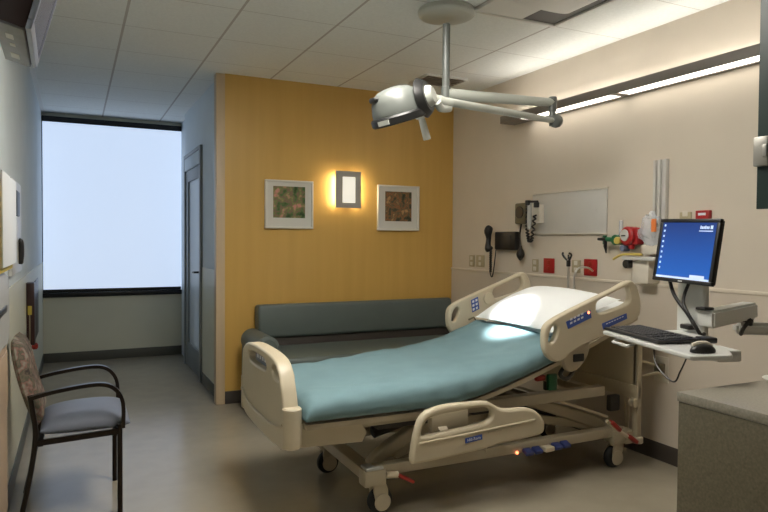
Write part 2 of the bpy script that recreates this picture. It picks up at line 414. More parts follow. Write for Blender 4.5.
# ------------------------------------------------------------------ long wall light
t = thing('wall_light', 'long grey fluorescent wall light washing the cream wall above the bed', 'wall light', (3.26, 3.06, 2.35))
bm = new(); box(bm, 3.18, 3.192, 1.62, 4.42, 2.345, 2.405, bev=.003); box(bm, 3.192, 3.328, 1.62, 1.63, 2.345, 2.40); box(bm, 3.192, 3.328, 4.41, 4.42, 2.345, 2.40)
box(bm, 3.192, 3.328, 1.63, 4.41, 2.37, 2.375); box(bm, 3.305, 3.328, 1.63, 4.41, 2.345, 2.37)
for y in (1.63, 3.155, 4.18): box(bm, 3.192, 3.305, y, y + (.23 if y > 4 else .06), 2.346, 2.37)
obj('housing', bm, 'housing', t)
obj('lens', B(3.195, 3.303, 1.69, 3.155, 2.35, 2.362), 'lens', t, 'lit near diffuser')
obj('lens', B(3.195, 3.303, 3.215, 4.18, 2.35, 2.362), 'lens', t, 'lit far diffuser')
for a, b in ((1.68, 2.98), (3.05, 4.35)):
    obj('lamp_tube', cyl(new(), (3.21, a, 2.398), (3.21, b, 2.398), .011, 12), 'tube', t, 'lit fluorescent tube')

# ------------------------------------------------------------------ pictures and sconce
def picture(x0, x1, z0, z1, pm, label, pw, ph, dz):
    xc, zc = (x0 + x1) / 2, (z0 + z1) / 2
    t = thing('framed_picture', label, 'picture', (xc, YW - .012, z0), 'framed pictures on the wood wall')
    bm = new(); f = .017
    for a in ((x0, x1, z0, z0 + f), (x0, x1, z1 - f, z1), (x0, x0 + f, z0 + f, z1 - f), (x1 - f, x1, z0 + f, z1 - f)):
        box(bm, a[0], a[1], YW - .032, YW - .001, a[2], a[3], bev=.003)
    obj('frame', bm, 'frame_white', t)
    obj('mat_board', B(x0 + f, x1 - f, YW - .016, YW - .01, z0 + f, z1 - f), 'mat_board', t, smooth=False)
    obj('print', B(xc - pw / 2, xc + pw / 2, YW - .0175, YW - .016, zc + dz - ph / 2, zc + dz + ph / 2), pm, t, smooth=False)
picture(1.457, 1.887, 1.47, 1.885, 'print_a', 'white framed picture of green garden foliage left of the sconce', .285, .27, .02)
picture(2.512, 2.944, 1.465, 1.885, 'print_b', 'white framed picture of brown autumn foliage right of the sconce', .275, .275, .015)
t = thing('wall_sconce', 'lit rectangular grey wall sconce between the two framed pictures', 'wall lamp', (2.22, YW - .05, 1.66))
bm = new(); x0, x1, z0, z1 = 2.10, 2.342, 1.66, 1.985
cx = 2.221
gx0, gx1, gz0, gz1 = 2.163, 2.287, 1.705, 1.935
for a in ((x0, gx0, z0, z1), (gx1, x1, z0, z1), (gx0, gx1, z0, gz0), (gx0, gx1, gz1, z1)):
    box(bm, a[0], a[1], YW - .085, YW - .075, a[2], a[3])
obj('face_plate', bm, 'sconce_grey', t, smooth=False)
obj('glass', B(gx0, gx1, YW - .083, YW - .077, gz0, gz1), 'sconce_glass', t, 'lit white glass', smooth=False)
obj('back_box', B(2.15, 2.292, YW - .074, YW - .0005, 1.70, 1.945, bev=.004), 'sconce_grey', t)
for x in (2.126, 2.318):
    obj('lamp_tube', cyl(new(), (x, YW - .045, 1.69), (x, YW - .045, 1.955), .009, 12), 'sconce_lamp', t, 'lit lamp tube')
t.location.x -= .025

# ------------------------------------------------------------------ sofa along the wood wall
t = thing('sofa', 'long grey-green vinyl sofa against the wood wall behind the bed', 'sofa', (2.3, 5.0, 0))
obj('base', B(1.42, 3.25, 4.66, 5.30, .02, .30, bev=.01), 'base_dark', t)
obj('seat', B(1.40, 3.27, 4.58, 5.22, .30, .495, bev=.035, seg=4), 'vinyl', t)
mx = Matrix.Translation((0, 5.29, .685)) @ Matrix.Rotation(math.radians(-5), 4, 'X')
obj('back_cushion', box(new(), 1.365, 3.235, -.075, .075, -.135, .145, bev=.03, seg=4, mx=mx), 'vinyl', t)
obj('back_support', B(1.42, 3.25, 5.24, 5.375, .10, .62, bev=.01), 'base_dark', t)
bm = B(1.215, 1.405, 4.68, 5.20, .04, .55, bev=.03, seg=4)
ar = obj('arm', bm, 'vinyl', t)
bm = new(); lathe(bm, [(0, 0), (.065, 0), (.09, .025), (.09, .505), (.065, .53), (0, .53)], 28, frame_to((1.30, 4.68, .56), (0, 1, 0)))
obj('arm_pad', bm, 'vinyl', ar, 'rounded arm pad')

# ------------------------------------------------------------------ hospital bed
BED = thing('hospital_bed', 'cream adjustable hospital bed with raised head rails on a wheeled base', 'bed', (2.0, 3.26, 0))
YC = 3.26
NEAR, FAR = 2.915, 3.55
bm = new()
for y in (NEAR, FAR): box(bm, 1.34, 3.02, y - .03, y + .03, .193, .25, bev=.008)
box(bm, 1.30, 1.38, NEAR, FAR, .165, .225, bev=.008); box(bm, 2.93, 3.02, NEAR, FAR, .165, .23, bev=.008)
obj('base_frame', bm, 'cream_metal', BED)
for x in (1.345, 2.985):
    for y in (NEAR, FAR):
        c = obj('corner_block', B(x - .06, x + .06, y - .045, y + .045, .15, .235, bev=.012), 'cream_metal', BED)
        if x < 2: obj('corner_cap', B(x - .05, x + .045, y - .04, y + .04, .232, .248, bev=.006), 'grey_cap', c, 'grey corner cap')
def caster(x, y, dx):
    s = new()
    lathe(s, [(0, .155), (.028, .155), (.03, .15), (.03, .13), (0, .13)], 16, Matrix.Translation((x, y, 0)))
    for sy in (-1, 1):
        plate(s, [closed([(x - .035, .15), (x + .035, .15), (x + dx + .03, .06), (x + dx, .035), (x + dx - .03, .06)], 3)], 'Y', y + sy * .028, .012, .003)
    k = obj('caster', s, 'cream_metal', BED)
    w_ = new(); lathe(w_, [(0, -.02), (.05, -.02), (.062, -.016), (.066, -.008), (.066, .008), (.062, .016), (.05, .02), (0, .02)], 32, frame_to((x + dx, y, .066), (0, 1, 0)))
    wh = obj('wheel', w_, 'rubber', k, 'black wheel')
    h = new()
    for sy in (-1, 1): cyl(h, (x + dx, y + sy * .034, .066), (x + dx, y + sy * .041, .066), .044, 24)
    obj('wheel_cover', h, 'cream_dark', k, 'putty wheel cover')
caster(1.375, NEAR, .01); caster(1.345, FAR, .0); caster(2.985, NEAR, -.02); caster(2.985, FAR, .0)
# lifting arms and decks
for y in (NEAR + .10, FAR - .10):
    bm = new(); plate(bm, [closed([(1.36, .235), (1.42, .29), (1.60, .385), (1.86, .47), (1.90, .435), (1.66, .33), (1.44, .225), (1.38, .21)], 4)], 'Y', y, .06, .012)
    obj('lift_arm', bm, 'cream_metal', BED)
    bm = new(); plate(bm, [closed([(2.98, .235), (2.90, .30), (2.62, .40), (2.36, .475), (2.32, .44), (2.56, .35), (2.86, .235), (2.95, .21)], 4)], 'Y', y, .06, .012)
    obj('lift_arm', bm, 'cream_metal', BED)
    bm = new(); flatbar(bm, [(2.84, y, .25), (2.22, y, .38)], .03, .045)
    obj('link_bar', bm, 'cream_metal', BED)
    bm = new(); flatbar(bm, [(1.52, y, .25), (2.05, y, .40)], .03, .045)
    obj('link_bar', bm, 'cream_metal', BED)
for a, b in (((1.50, YC, .30), (2.0, YC, .42)), ((2.80, YC, .27), (2.35, YC, .42))):
    bm = new(); cyl(bm, a, b, .035); tube(bm, [a, Vector(b) * 1.6 - Vector(a) * .6], .016)
    obj('actuator', bm, 'under', BED, 'dark lifting actuator')
obj('cover_plate', box(new(), -.21, .21, -.33, .33, -.008, .008, bev=.004, mx=Matrix.Translation((2.72, YC - .02, .385)) @ Matrix.Rotation(math.radians(20), 4, 'Y')), 'cream', BED)
bm = new()
for y in (2.91, 3.61):
    box(bm, 1.24, 2.86, y - .03, y + .03, .455, .515, bev=.008)
for x in (1.27, 1.9, 2.25, 2.8): box(bm, x - .03, x + .03, 2.93, 3.59, .46, .505, bev=.006)
obj('upper_frame', bm, 'cream_metal', BED)
bm = new(); box(bm, 1.40, 1.75, NEAR + .06, FAR - .06, .40, .46, bev=.01); box(bm, 1.98, 2.24, NEAR + .06, FAR - .06, .41, .47, bev=.01)
obj('drive_box', bm, 'under', BED, 'dark drive housing')
bm = new(); plate(bm, [[(.935, .408), (1.26, .395), (1.285, .44), (1.235, .515), (.935, .52)]], 'Y', 2.86, .02, .004)
plate(bm, [[(.935, .408), (1.26, .395), (1.285, .44), (1.235, .515), (.935, .52)]], 'Y', 3.66, .02, .004)
box(bm, .935, 1.24, 2.865, 3.655, .44, .50)
obj('foot_skirt', bm, 'cream', BED)
# mattress platform, hinged: flat foot part and raised head part
def ztop(x):
    P = [(.90, .605), (1.0, .632), (1.12, .645), (1.34, .658), (1.6, .684), (1.9, .705), (2.2, .757), (2.5, .865), (2.9, .99), (3.1, 1.05)]
    for (a, za), (b, zb) in zip(P[:-1], P[1:]):
        if x <= b:
            s = (x - a) / (b - a); return za + (zb - za) * s
    return P[-1][1]
def zbot(x):
    return .533 + (0 if x < 1.7 else .28 * (x - 1.7) ** 1.35)
bm = new(); N = 26; rows = []
for i in range(N + 1):
    x = .96 + (3.04 - .96) * i / N; zb = zbot(x) - .012
    rows.append([bm.verts.new((x, y, z)) for y, z in ((YC - .45, zb - .025), (YC + .45, zb - .025), (YC + .45, zb), (YC - .45, zb))])
for i in range(N):
    for j in range(4): bm.faces.new((rows[i][j], rows[i][(j + 1) % 4], rows[i + 1][(j + 1) % 4], rows[i + 1][j]))
bm.faces.new(rows[0][::-1]); bm.faces.new(rows[-1]); bmesh.ops.recalc_face_normals(bm, faces=bm.faces)
obj('mattress_deck', bm, 'cream_dark', BED)
# footboard
FO = [(3.670, .719), (3.645, .765), (3.56, .802), (3.41, .815), (3.20, .815), (3.04, .803), (2.965, .775), (2.915, .715), (2.875, .63), (2.855, .54), (2.853, .43), (2.90, .395), (3.06, .385), (3.26, .382), (3.45, .385), (3.61, .40), (3.665, .45), (3.678, .60)]
H1 = [(3.53, .745), (3.50, .768), (3.25, .772), (3.175, .757), (3.168, .722), (3.25, .713), (3.45, .711), (3.51, .72)]
H2 = [(3.06, .750), (3.02, .772), (2.975, .752), (2.935, .722), (2.955, .706), (3.03, .715)]
bm = new(); plate(bm, [closed(FO), closed(H1), closed(H2)], 'X', .902, .075, .011)
fb = obj('footboard', bm, 'cream', BED)
bm = new(); tube(bm, spline([(.86, 3.655, .53), (.858, 3.56, .495), (.857, 3.44, .475), (.857, 3.15, .473), (.858, 2.97, .488), (.862, 2.865, .52)], 5), .008, 8)
obj('footboard_ridge', bm, 'cream', fb)
bm = new(); cyl(bm, (.905, 2.858, .41), (.905, 2.858, .60), .045, 20); cyl(bm, (.905, 3.668, .41), (.905, 3.668, .60), .045, 20)
obj('corner_bumper', bm, 'cream', fb)
obj('label_plate', B(.90, .935, 3.20, 3.50, .712, .768, bev=.002), 'plate_blue', fb, 'grey-blue control label')
bm = new()
for k in range(5): box(bm, .8985, .8996, 3.235 + k * .05, 3.265 + k * .05, .733, .752)
obj('label_marks', bm, 'white_ink', fb, 'white label marks', smooth=False)
# headboard
bm = B(3.075, 3.105, 2.84, 3.68, .50, .80, bev=.012); box(bm, 3.07, 3.11, 2.835, 3.685, .42, .505, bev=.008)
hb = obj('headboard', bm, 'cream', BED)
bm = new()
for y in (2.855, 3.665): box(bm, 3.075, 3.115, y - .02, y + .02, .16, .80, bev=.008)
obj('headboard_post', bm, 'cream_metal', hb)
bm = new(); box(bm, 3.02, 3.11, 2.87, 3.65, .14, .22, bev=.01)
for y in (2.85, 3.67): cyl(bm, (3.095, y, .15), (3.095, y, .19), .035); cyl(bm, (3.06, y - .02, .40), (3.06, y + .02, .40), .028)
obj('wall_bumper', bm, 'cream_metal', BED)
bm = new()
for y in (NEAR + .02, FAR - .02): box(bm, 2.94, 3.02, y - .02, y + .02, .34, .44, bev=.01)
obj('head_bracket', bm, 'under', BED, 'dark head bracket')
# head side rails (raised)
HR = [(2.280, .858), (2.292, .918), (2.353, .958), (2.443, .993), (2.607, 1.050), (2.778, 1.109), (2.885, 1.150), (2.932, 1.142), (2.970, 1.090), (2.990, 1.019), (2.984, .955), (2.939, .917), (2.871, .898), (2.783, .868), (2.675, .832), (2.570, .803), (2.467, .765), (2.420, .731), (2.367, .719), (2.317, .747), (2.287, .796)]
HR1 = [(2.646, 1.003), (2.660, 1.043), (2.75, 1.078), (2.866, 1.118), (2.897, 1.103), (2.904, 1.045), (2.869, 1.015), (2.78, .992), (2.694, .973), (2.655, .98)]
HR2 = [(2.310, .835), (2.322, .893), (2.350, .923), (2.372, .905), (2.363, .861), (2.336, .825)]
for y, s, nm in ((2.762, -1, 'near'), (3.758, -1, 'far')):
    bm = new(); plate(bm, [closed(HR), closed(HR1), closed(HR2)], 'Y', y, .044, .010)
    r = obj('head_side_rail', bm, 'cream', BED)
    if nm == 'near':
        ys = y - .0235
        bm = new(); plate(bm, [[(2.425, .938), (2.598, .997), (2.607, .952), (2.440, .897)]], 'Y', ys, .003, .0008)
        obj('control_panel', bm, 'blue', r, 'blue control panel')
        bm = new()
        for k in range(4):
            for j in range(2):
                cx_, cz_ = 2.452 + k * .026, .922 + k * .0088 + j * .021
                plate(bm, [[(cx_, cz_), (cx_ + .016, cz_ + .005), (cx_ + .016, cz_ + .016), (cx_, cz_ + .011)]], 'Y', ys - .002, .0016, .0003)
        obj('control_icons', bm, 'white_ink', r, 'white control icons', smooth=False)
        bm = new(); plate(bm, [[(2.686, .915), (2.872, .966), (2.879, .934), (2.696, .880)]], 'Y', ys, .003, .0008)
        obj('name_plate', bm, 'blue', r, 'long blue name plate')
        bm = new()
        for k in range(7): 
            cx_ = 2.715 + k * .02; cz_ = .9085 + k * .0056
            plate(bm, [[(cx_, cz_), (cx_ + .013, cz_ + .0036), (cx_ + .013, cz_ + .0086), (cx_, cz_ + .005)]], 'Y', ys - .002, .0016, .0003)
        obj('name_plate_marks', bm, 'white_ink', r, 'pale marks on the name plate', smooth=False)
        obj('indicator_light', cyl(new(), (2.585, ys + .002, .982), (2.585, ys - .004, .982), .008, 12), 'led', r, 'lit orange indicator')
    else:
        ys = y - .0235
        bm = new(); plate(bm, [[(2.462, .968), (2.518, .990), (2.532, .905), (2.474, .882)]], 'Y', ys, .003, .0008)
        obj('control_panel', bm, 'blue', r, 'blue six-button control panel')
        bm = new()
        for k in range(2):
            for j in range(3):
                cx_, cz_ = 2.476 + k * .026 + j * -.002, .893 + k * .009 + j * .027
                plate(bm, [[(cx_, cz_), (cx_ + .016, cz_ + .005), (cx_ + .015, cz_ + .021), (cx_ - .001, cz_ + .016)]], 'Y', ys - .002, .0016, .0003)
        obj('control_icons', bm, 'white_ink', r, 'white control icons', smooth=False)
        obj('speaker_dial', cyl(new(), (2.605, ys + .002, .975), (2.605, ys - .012, .975), .042, 24), 'cream', r, 'round speaker dial')
        bm = new(); tube(bm, [(2.44, ys - .008, .835), (2.48, ys - .01, .85), (2.50, ys - .01, .825)], .006, 8)
        obj('rail_latch', bm, 'tan_gauge', r, 'small olive latch')
# brackets that carry the head rails
for y in (2.80, 3.715):
    bm = new(); plate(bm, [closed([(2.46, .80), (2.60, .86), (2.64, .80), (2.63, .73), (2.57, .665), (2.50, .645), (2.46, .69)], 3)], 'Y', y, .03, .008)
    k = obj('rail_bracket', bm, 'cream_dark', BED)
    bm = new(); box(bm, 2.52, 2.60, y - .02, y + .02, .70, .745, bev=.006)
    obj('bracket_latch', bm, 'rubber', k, 'black bracket latch')
obj('cable', tube(new(), spline([(2.50, 2.84, .66), (2.46, 2.82, .63), (2.50, 2.82, .60), (2.56, 2.84, .62), (2.60, 2.85, .68)], 5), .012), 'under', BED, 'dark cable')
obj('release_handle', B(2.345, 2.41, 2.88, 2.91, .585, .62, bev=.01), 'red', BED, 'red release handle')
obj('rail_release', B(2.43, 2.49, 2.875, 2.905, .525, .62, bev=.008), 'green', BED, 'green release block')
# lowered foot side rails
LR = [(1.462, .304), (1.467, .374), (1.483, .453), (1.511, .518), (1.569, .553), (1.688, .567), (1.874, .560), (1.926, .545), (1.978, .515), (2.05, .503), (2.138, .499), (2.208, .476), (2.258, .430), (2.272, .385), (2.255, .348), (2.17, .337), (2.087, .331), (1.968, .327), (1.93, .320), (1.789, .308), (1.631, .299), (1.490, .295)]
LH = [(1.514, .437), (1.532, .482), (1.562, .507), (1.629, .520), (1.725, .526), (1.862, .529), (1.910, .519), (1.927, .492), (1.912, .463), (1.863, .447), (1.726, .436), (1.58, .427), (1.53, .427)]
for y, s in ((2.735, -1), (3.785, 1)):
    bm = new(); plate(bm, [closed(LR), closed(LH)], 'Y', y, .044, .016)
    r = obj('foot_side_rail', bm, 'cream', BED)
    if s < 0:
        ys = y - .0235
        bm = new(); plate(bm, [[(1.761, .387), (1.863, .396), (1.865, .369), (1.763, .361)]], 'Y', ys, .003, .0008)
        obj('name_plate', bm, 'blue', r, 'small blue name plate')
        bm = new(); text(bm, 'Hill-Rom', .022, frame_to((1.813, ys - .0022, .378), (0, -1, 0), (1, 0, .085)))
        obj('name_plate_letters', bm, 'white_ink', r, 'white lettering', smooth=False)
        bm = new(); box(bm, 1.90, 1.985, ys - .0008, ys + .001, .398, .405); box(bm, 2.045, 2.10, ys - .0008, ys + .001, .405, .413)
        obj('rail_mark', bm, 'cream_dark', r, 'faint printed marks', smooth=False)
        bm = new(); tube(bm, spline([(1.50, y - .022, .395), (1.75, y - .022, .405), (2.0, y - .022, .42), (2.2, y - .022, .43)], 4), .006, 8)
        obj('rail_ridge', bm, 'cream', r)
    bm = new()
    for x in (1.68, 2.05): flatbar(bm, [(x, y - s * .02, .40), (x, y - s * .10, .45), (x, y - s * .13, .485)], .01, .05, Vector((0, 0, 1)))
    obj('rail_link', bm, 'cream_dark', r)
obj('rail_box', B(1.62, 1.84, 2.80, 2.85, .40, .52, bev=.008), 'cream_metal', BED)
# pedals
for i, (x, z) in enumerate(((2.275, .205), (2.338, .207), (2.478, .211), (2.54, .213))):
    obj('foot_pedal', box(new(), -.026, .026, -.03, .02, -.011, .011, bev=.006, mx=Matrix.Translation((x, 2.865, z)) @ Matrix.Rotation(math.radians(20), 4, 'X')), 'blue_pedal', BED, 'blue foot pedal')
obj('pedal_pad', B(2.375, 2.44, 2.83, 2.884, .193, .22, bev=.006), 'cream', BED)
obj('pedal_lamp', cyl(new(), (2.215, 2.888, .20), (2.215, 2.876, .20), .008, 12), 'led', BED, 'lit red indicator')
obj('pedal_hook', tube(new(), [(2.02, 2.87, .30), (1.995, 2.87, .265), (2.005, 2.878, .235)], .006, 8), 'cream', BED)
bm = new(); tube(bm, [(1.40, 2.87, .205), (1.46, 2.86, .20)], .018)
obj('brake_stub', bm, 'cream', BED)
obj('brake_pedal', box(new(), -.05, .05, -.02, .02, -.009, .009, bev=.006, mx=Matrix.Translation((1.50, 2.855, .178)) @ Matrix.Rotation(math.radians(28), 4, 'Y')), 'red', BED, 'red brake pedal')
obj('brake_pedal', box(new(), -.045, .045, -.02, .02, -.012, .012, bev=.006, mx=Matrix.Translation((2.86, 2.80, .295)) @ Matrix.Rotation(math.radians(40), 4, 'Y')), 'red', BED, 'red brake pedal')
obj('brake_pedal', box(new(), -.04, .04, -.02, .02, -.012, .012, bev=.006, mx=Matrix.Translation((3.00, 2.80, .20)) @ Matrix.Rotation(math.radians(35), 4, 'Y')), 'red', BED, 'dark red brake pedal')
bm = new(); tube(bm, [(2.80, 2.805, .33), (2.92, 2.805, .245), (3.04, 2.805, .175)], .011)
obj('brake_bar', bm, 'cream', BED)

# mattress, blanket, pillow
def slab(x0, x1, hw, dz, inset, nx=60, ny=44, rough=0., p=5., endr=.07):
    bm = new(); rows = []
    for i in range(nx + 1):
        x = x0 + (x1 - x0) * i / nx; zt, zb = ztop(x) + dz, zbot(x) + inset
        e = min(1., max(0., (x - x0) / endr)); e = (1 - (1 - e) ** 2.6) ** (1 / 2.6) if e < 1 else 1
        row = []
        for j in range(ny + 1):
            th = PI * j / ny; c, s = math.cos(th), math.sin(th)
            y = YC + hw * (1 if c > 0 else -1) * abs(c) ** (2 / p); z = zb + (zt - zb) * abs(s) ** (2 / p) * (.35 + .65 * e if True else 1)
            if rough:
                q = Vector((x * 2.6 + .6 * y, y * 3.2, z * 5)); top = abs(s) ** .5
                z += rough * (noise.noise(q) * 1.1 + .7 * noise.noise(Vector((x * 9 - y * 5, y * 4 + x * 2, 3.)))) * top
                z += rough * .5 * noise.noise(Vector((x * 3, y * 16 + x * 7, 7.))) * top
                y += rough * .9 * noise.noise(Vector((x * 11, z * 6, 9. if c > 0 else 2.))) * (1 - abs(s))
            row.append(bm.verts.new((x + (rough * 1.2 * noise.noise(Vector((y * 6, z * 4, 1.))) if i == nx else 0), y, z)))
        rows.append(row)
    for i in range(nx):
        for j in range(ny): bm.faces.new((rows[i][j], rows[i + 1][j], rows[i + 1][j + 1], rows[i][j + 1]))
    return bm, rows
bm, rows = slab(.985, 3.06, .435, -.03, .012)
for rr in (rows[0], rows[-1]): bm.faces.new(rr)
for i in range(len(rows) - 1): bm.faces.new((rows[i][0], rows[i][-1], rows[i + 1][-1], rows[i + 1][0]))
bmesh.ops.recalc_face_normals(bm, faces=bm.faces)
solo('mattress', bm, 'linen', 'white sheeted bed mattress under the blanket and pillow', 'mattress')
bm, rows = slab(.955, 2.45, .462, .004, .006, 110, 64, rough=.011)
bm.faces.new(rows[0]) 
bl = solo('blanket', bm, 'teal', 'smooth teal blanket spread over the bed from foot to pillow', 'blanket', sharp=80)
sd = bl.modifiers.new('thick', 'SOLIDIFY'); sd.thickness = .008; sd.offset = 1
PX = Matrix.Translation((2.655, 3.205, ztop(2.655) + .040)) @ Matrix.Rotation(math.radians(-18), 4, 'Y')
bm = new(); n = 40; A_, B_ = .27, .385
def pil(u, v, s):
    e = max(0, (1 - abs(u) ** 2.1)) ** .6 * max(0, (1 - abs(v) ** 2.5)) ** .6
    x = A_ * u * (1 - .06 * (1 - v * v) + .0); y = B_ * v * (1 - .05 * (1 - u * u))
    z = s * (.118 if s > 0 else .04) * e + .008 * noise.noise(Vector((u * 2.2, v * 2.2, s)))*e**.4
    z -= 0.0
    return PX @ Vector((x, y, z))
for s in (1, -1):
    g = [[bm.verts.new(pil(-1 + 2 * i / n, -1 + 2 * j / n, s)) for j in range(n + 1)] for i in range(n + 1)]
    for i in range(n):
        for j in range(n):
            f = (g[i][j], g[i + 1][j], g[i + 1][j + 1], g[i][j + 1]); bm.faces.new(f if s > 0 else f[::-1])
bmesh.ops.remove_doubles(bm, verts=bm.verts, dist=.0005)
solo('pillow', bm, 'linen', 'plump white pillow on the raised head of the bed', 'pillow', sharp=80)

# ------------------------------------------------------------------ ceiling examination light
EX = thing('exam_light', 'ceiling mounted examination light on a folding double arm above the bed', 'examination lamp', (1.99, 3.31, H))
obj('canopy', lathe(new(), [(0, H), (.165, H), (.17, H - .008), (.17, H - .026), (.16, H - .038), (.14, H - .044), (0, H - .046)], 40, Matrix.Translation((1.99, 3.31, 0))), 'lamp_white', EX)
obj('pole', cyl(new(), (1.99, 3.31, 2.28), (1.99, 3.31, H - .08), .0225), 'lamp_grey', EX)
bm = new(); cyl(bm, (1.99, 3.31, 2.205), (1.99, 3.31, 2.29), .029)
obj('pole_collar', bm, 'lamp_grey', EX)
a1, a2 = Vector((2.0, 3.305, 2.245)), Vector((2.70, 3.20, 2.245))
bm = new(); tube(bm, [a1, a1.lerp(a2, .05), a1.lerp(a2, .95), a2], [.034, .036, .027, .026], 16)
obj('upper_arm', bm, 'lamp_white', EX)
bm = new(); cyl(bm, (2.70, 3.20, 2.19), (2.70, 3.20, 2.28), .026); cyl(bm, (2.70, 3.20, 2.10), (2.70, 3.20, 2.20), .02)
lathe(bm, [(0, -.043), (.025, -.036), (.04, -.018), (.044, 0), (.04, .02), (.025, .036), (0, .043)], 24, Matrix.Translation((2.72, 3.19, 2.13)))
obj('elbow', bm, 'lamp_grey', EX)
b1, b2 = Vector((2.70, 3.185, 2.13)), Vector((1.79, 3.03, 2.135))
bm = new(); tube(bm, [b1, b1.lerp(b2, .3), b1.lerp(b2, .9), b2], [.017, .021, .023, .02], 14)
obj('lower_arm', bm, 'lamp_white', EX)
bm = new(); tube(bm, spline([(1.86, 3.035, 2.125), (1.80, 3.025, 2.125), (1.75, 3.015, 2.135), (1.70, 3.005, 2.135), (1.655, 2.985, 2.12)], 5), [.02] + [.031] * 8 + [.026] * 12, 14)
obj('yoke', bm, 'lamp_white', EX)
bm = new(); tube(bm, spline([(1.845, 3.03, 2.10), (1.78, 3.01, 2.09), (1.745, 2.99, 2.115)], 5), .022, 12)
obj('yoke_knob', bm, 'lamp_white', EX)
LC = Vector((1.548, 3.03, 2.006)); LD = Vector((.33, .06, -.90)).normalized()   # lens centre and facing
LX = frame_to(LC, -LD, (1, 0, 0)) @ Matrix.Scale(.92, 4)
bm = lathe(new(), [(.150, .03), (.152, .04), (.150, .07), (.140, .12), (.118, .162), (.085, .182), (.04, .192), (0, .194)], 40, LX)
hd = obj('lamp_head', bm, 'lamp_grey', EX)
obj('rim', lathe(new(), [(.128, -.008), (.160, -.006), (.168, .004), (.168, .034), (.160, .044), (.148, .045), (.128, .03)], 40, LX), 'lamp_black', hd, 'black rim')
obj('lens', lathe(new(), [(0, .004), (.130, .004), (.130, .012), (0, .012)], 40, LX), 'lamp_lens', hd, 'lit lens')
jd = Vector((.62, -.75, .22)).normalized(); jc = Vector((1.585, 2.995, 2.10))
bm = new(); cyl(bm, jc + jd * .06, jc + jd * .105, .105, 32, r2=.088)
obj('joint_ring', bm, 'lamp_black', hd, 'black joint ring')
bm = new(); cyl(bm, jc + jd * .08, jc + jd * .135, .062, 28, r2=.05)
obj('joint_disc', bm, 'lamp_white', hd, 'pale joint disc')
bm = new(); vv = []
for i in range(9):
    a = math.radians(150 + i * 6)
    vv.append(LX @ Vector((.128 * math.cos(a), .128 * math.sin(a), .150)))
tube(bm, vv, [.006] + [.016] * 7 + [.006], 10)
obj('vent_slot', bm, 'lamp_black', hd, 'black vent slot')
a = math.radians(208); c_ = LX @ Vector((.167 * math.cos(a), .167 * math.sin(a), .018)); nrm = (LX.to_3x3() @ Vector((math.cos(a), math.sin(a), 0)))
obj('rim_label', box(new(), -.034, .034, -.012, .012, -.001, .003, mx=frame_to(c_, nrm, LX.to_3x3() @ Vector((-math.sin(a), math.cos(a), 0)))), 'lamp_white', hd, 'white rim label')
hp = LC + LX.to_3x3() @ Vector((.118, -.03, -.0))
bm = new(); cyl(bm, hp, hp + LD * .135, .017, 18, r2=.021); cyl(bm, hp - LD * .005, hp + LD * .02, .03)
obj('handle', bm, 'lamp_white', hd, 'pale aiming handle')

# ------------------------------------------------------------------ things on the right wall
XW = XR - .001
# phone
t = thing('wall_phone', 'black wall telephone with hanging cord left of the blood pressure gauge', 'telephone', (3.30, 4.60, 1.29))
obj('base', box(new(), 3.275, XW, 4.43, 4.72, 1.30, 1.455, bev=.012), 'black', t)
obj('dial_pad', B(3.269, 3.277, 4.48, 4.62, 1.325, 1.425, bev=.003), 'key', t)
bm = new(); tube(bm, spline([(3.255, 4.75, 1.29), (3.235, 4.755, 1.33), (3.24, 4.755, 1.395), (3.235, 4.755, 1.46), (3.255, 4.75, 1.50)], 4), [.02, .034, .036, .034, .028, .024, .022, .022, .022, .024, .028, .034, .036, .036, .034, .03, .022], 14)
obj('handset', bm, 'black', t)
bm = new(); pts = [(3.25 + .010 * math.cos(i * 1.4), 4.735 + .010 * math.sin(i * 1.4), 1.295 - i * .0021) for i in range(90)]
tube(bm, pts, .0042, 6); tube(bm, spline([(3.25, 4.745, 1.11), (3.25, 4.72, 1.065), (3.255, 4.70, 1.11), (3.28, 4.70, 1.30)], 6), .005, 6)
obj('cord', bm, 'black', t)
# blood pressure gauge
t = thing('pressure_gauge', 'olive blood pressure gauge with hanging squeeze bulb on the wall', 'medical gauge', (3.29, 4.33, 1.50))
bm = B(3.26, XW, 4.27, 4.405, 1.515, 1.685, bev=.012); obj('gauge_body', bm, 'tan_gauge', t)
obj('gauge_face', cyl(new(), (3.262, 4.337, 1.61), (3.252, 4.337, 1.61), .05, 24), 'black', t)
obj('tube', tube(new(), spline([(3.285, 4.345, 1.52), (3.27, 4.345, 1.42), (3.275, 4.34, 1.33)], 5), .007, 8), 'black', t)
bm = lathe(new(), [(0, 0), (.012, .008), (.03, .035), (.034, .055), (.026, .085), (.013, .105), (.01, .125), (0, .127)], 20, Matrix.Translation((3.275, 4.34, 1.215)))
obj('bulb', bm, 'black', t)
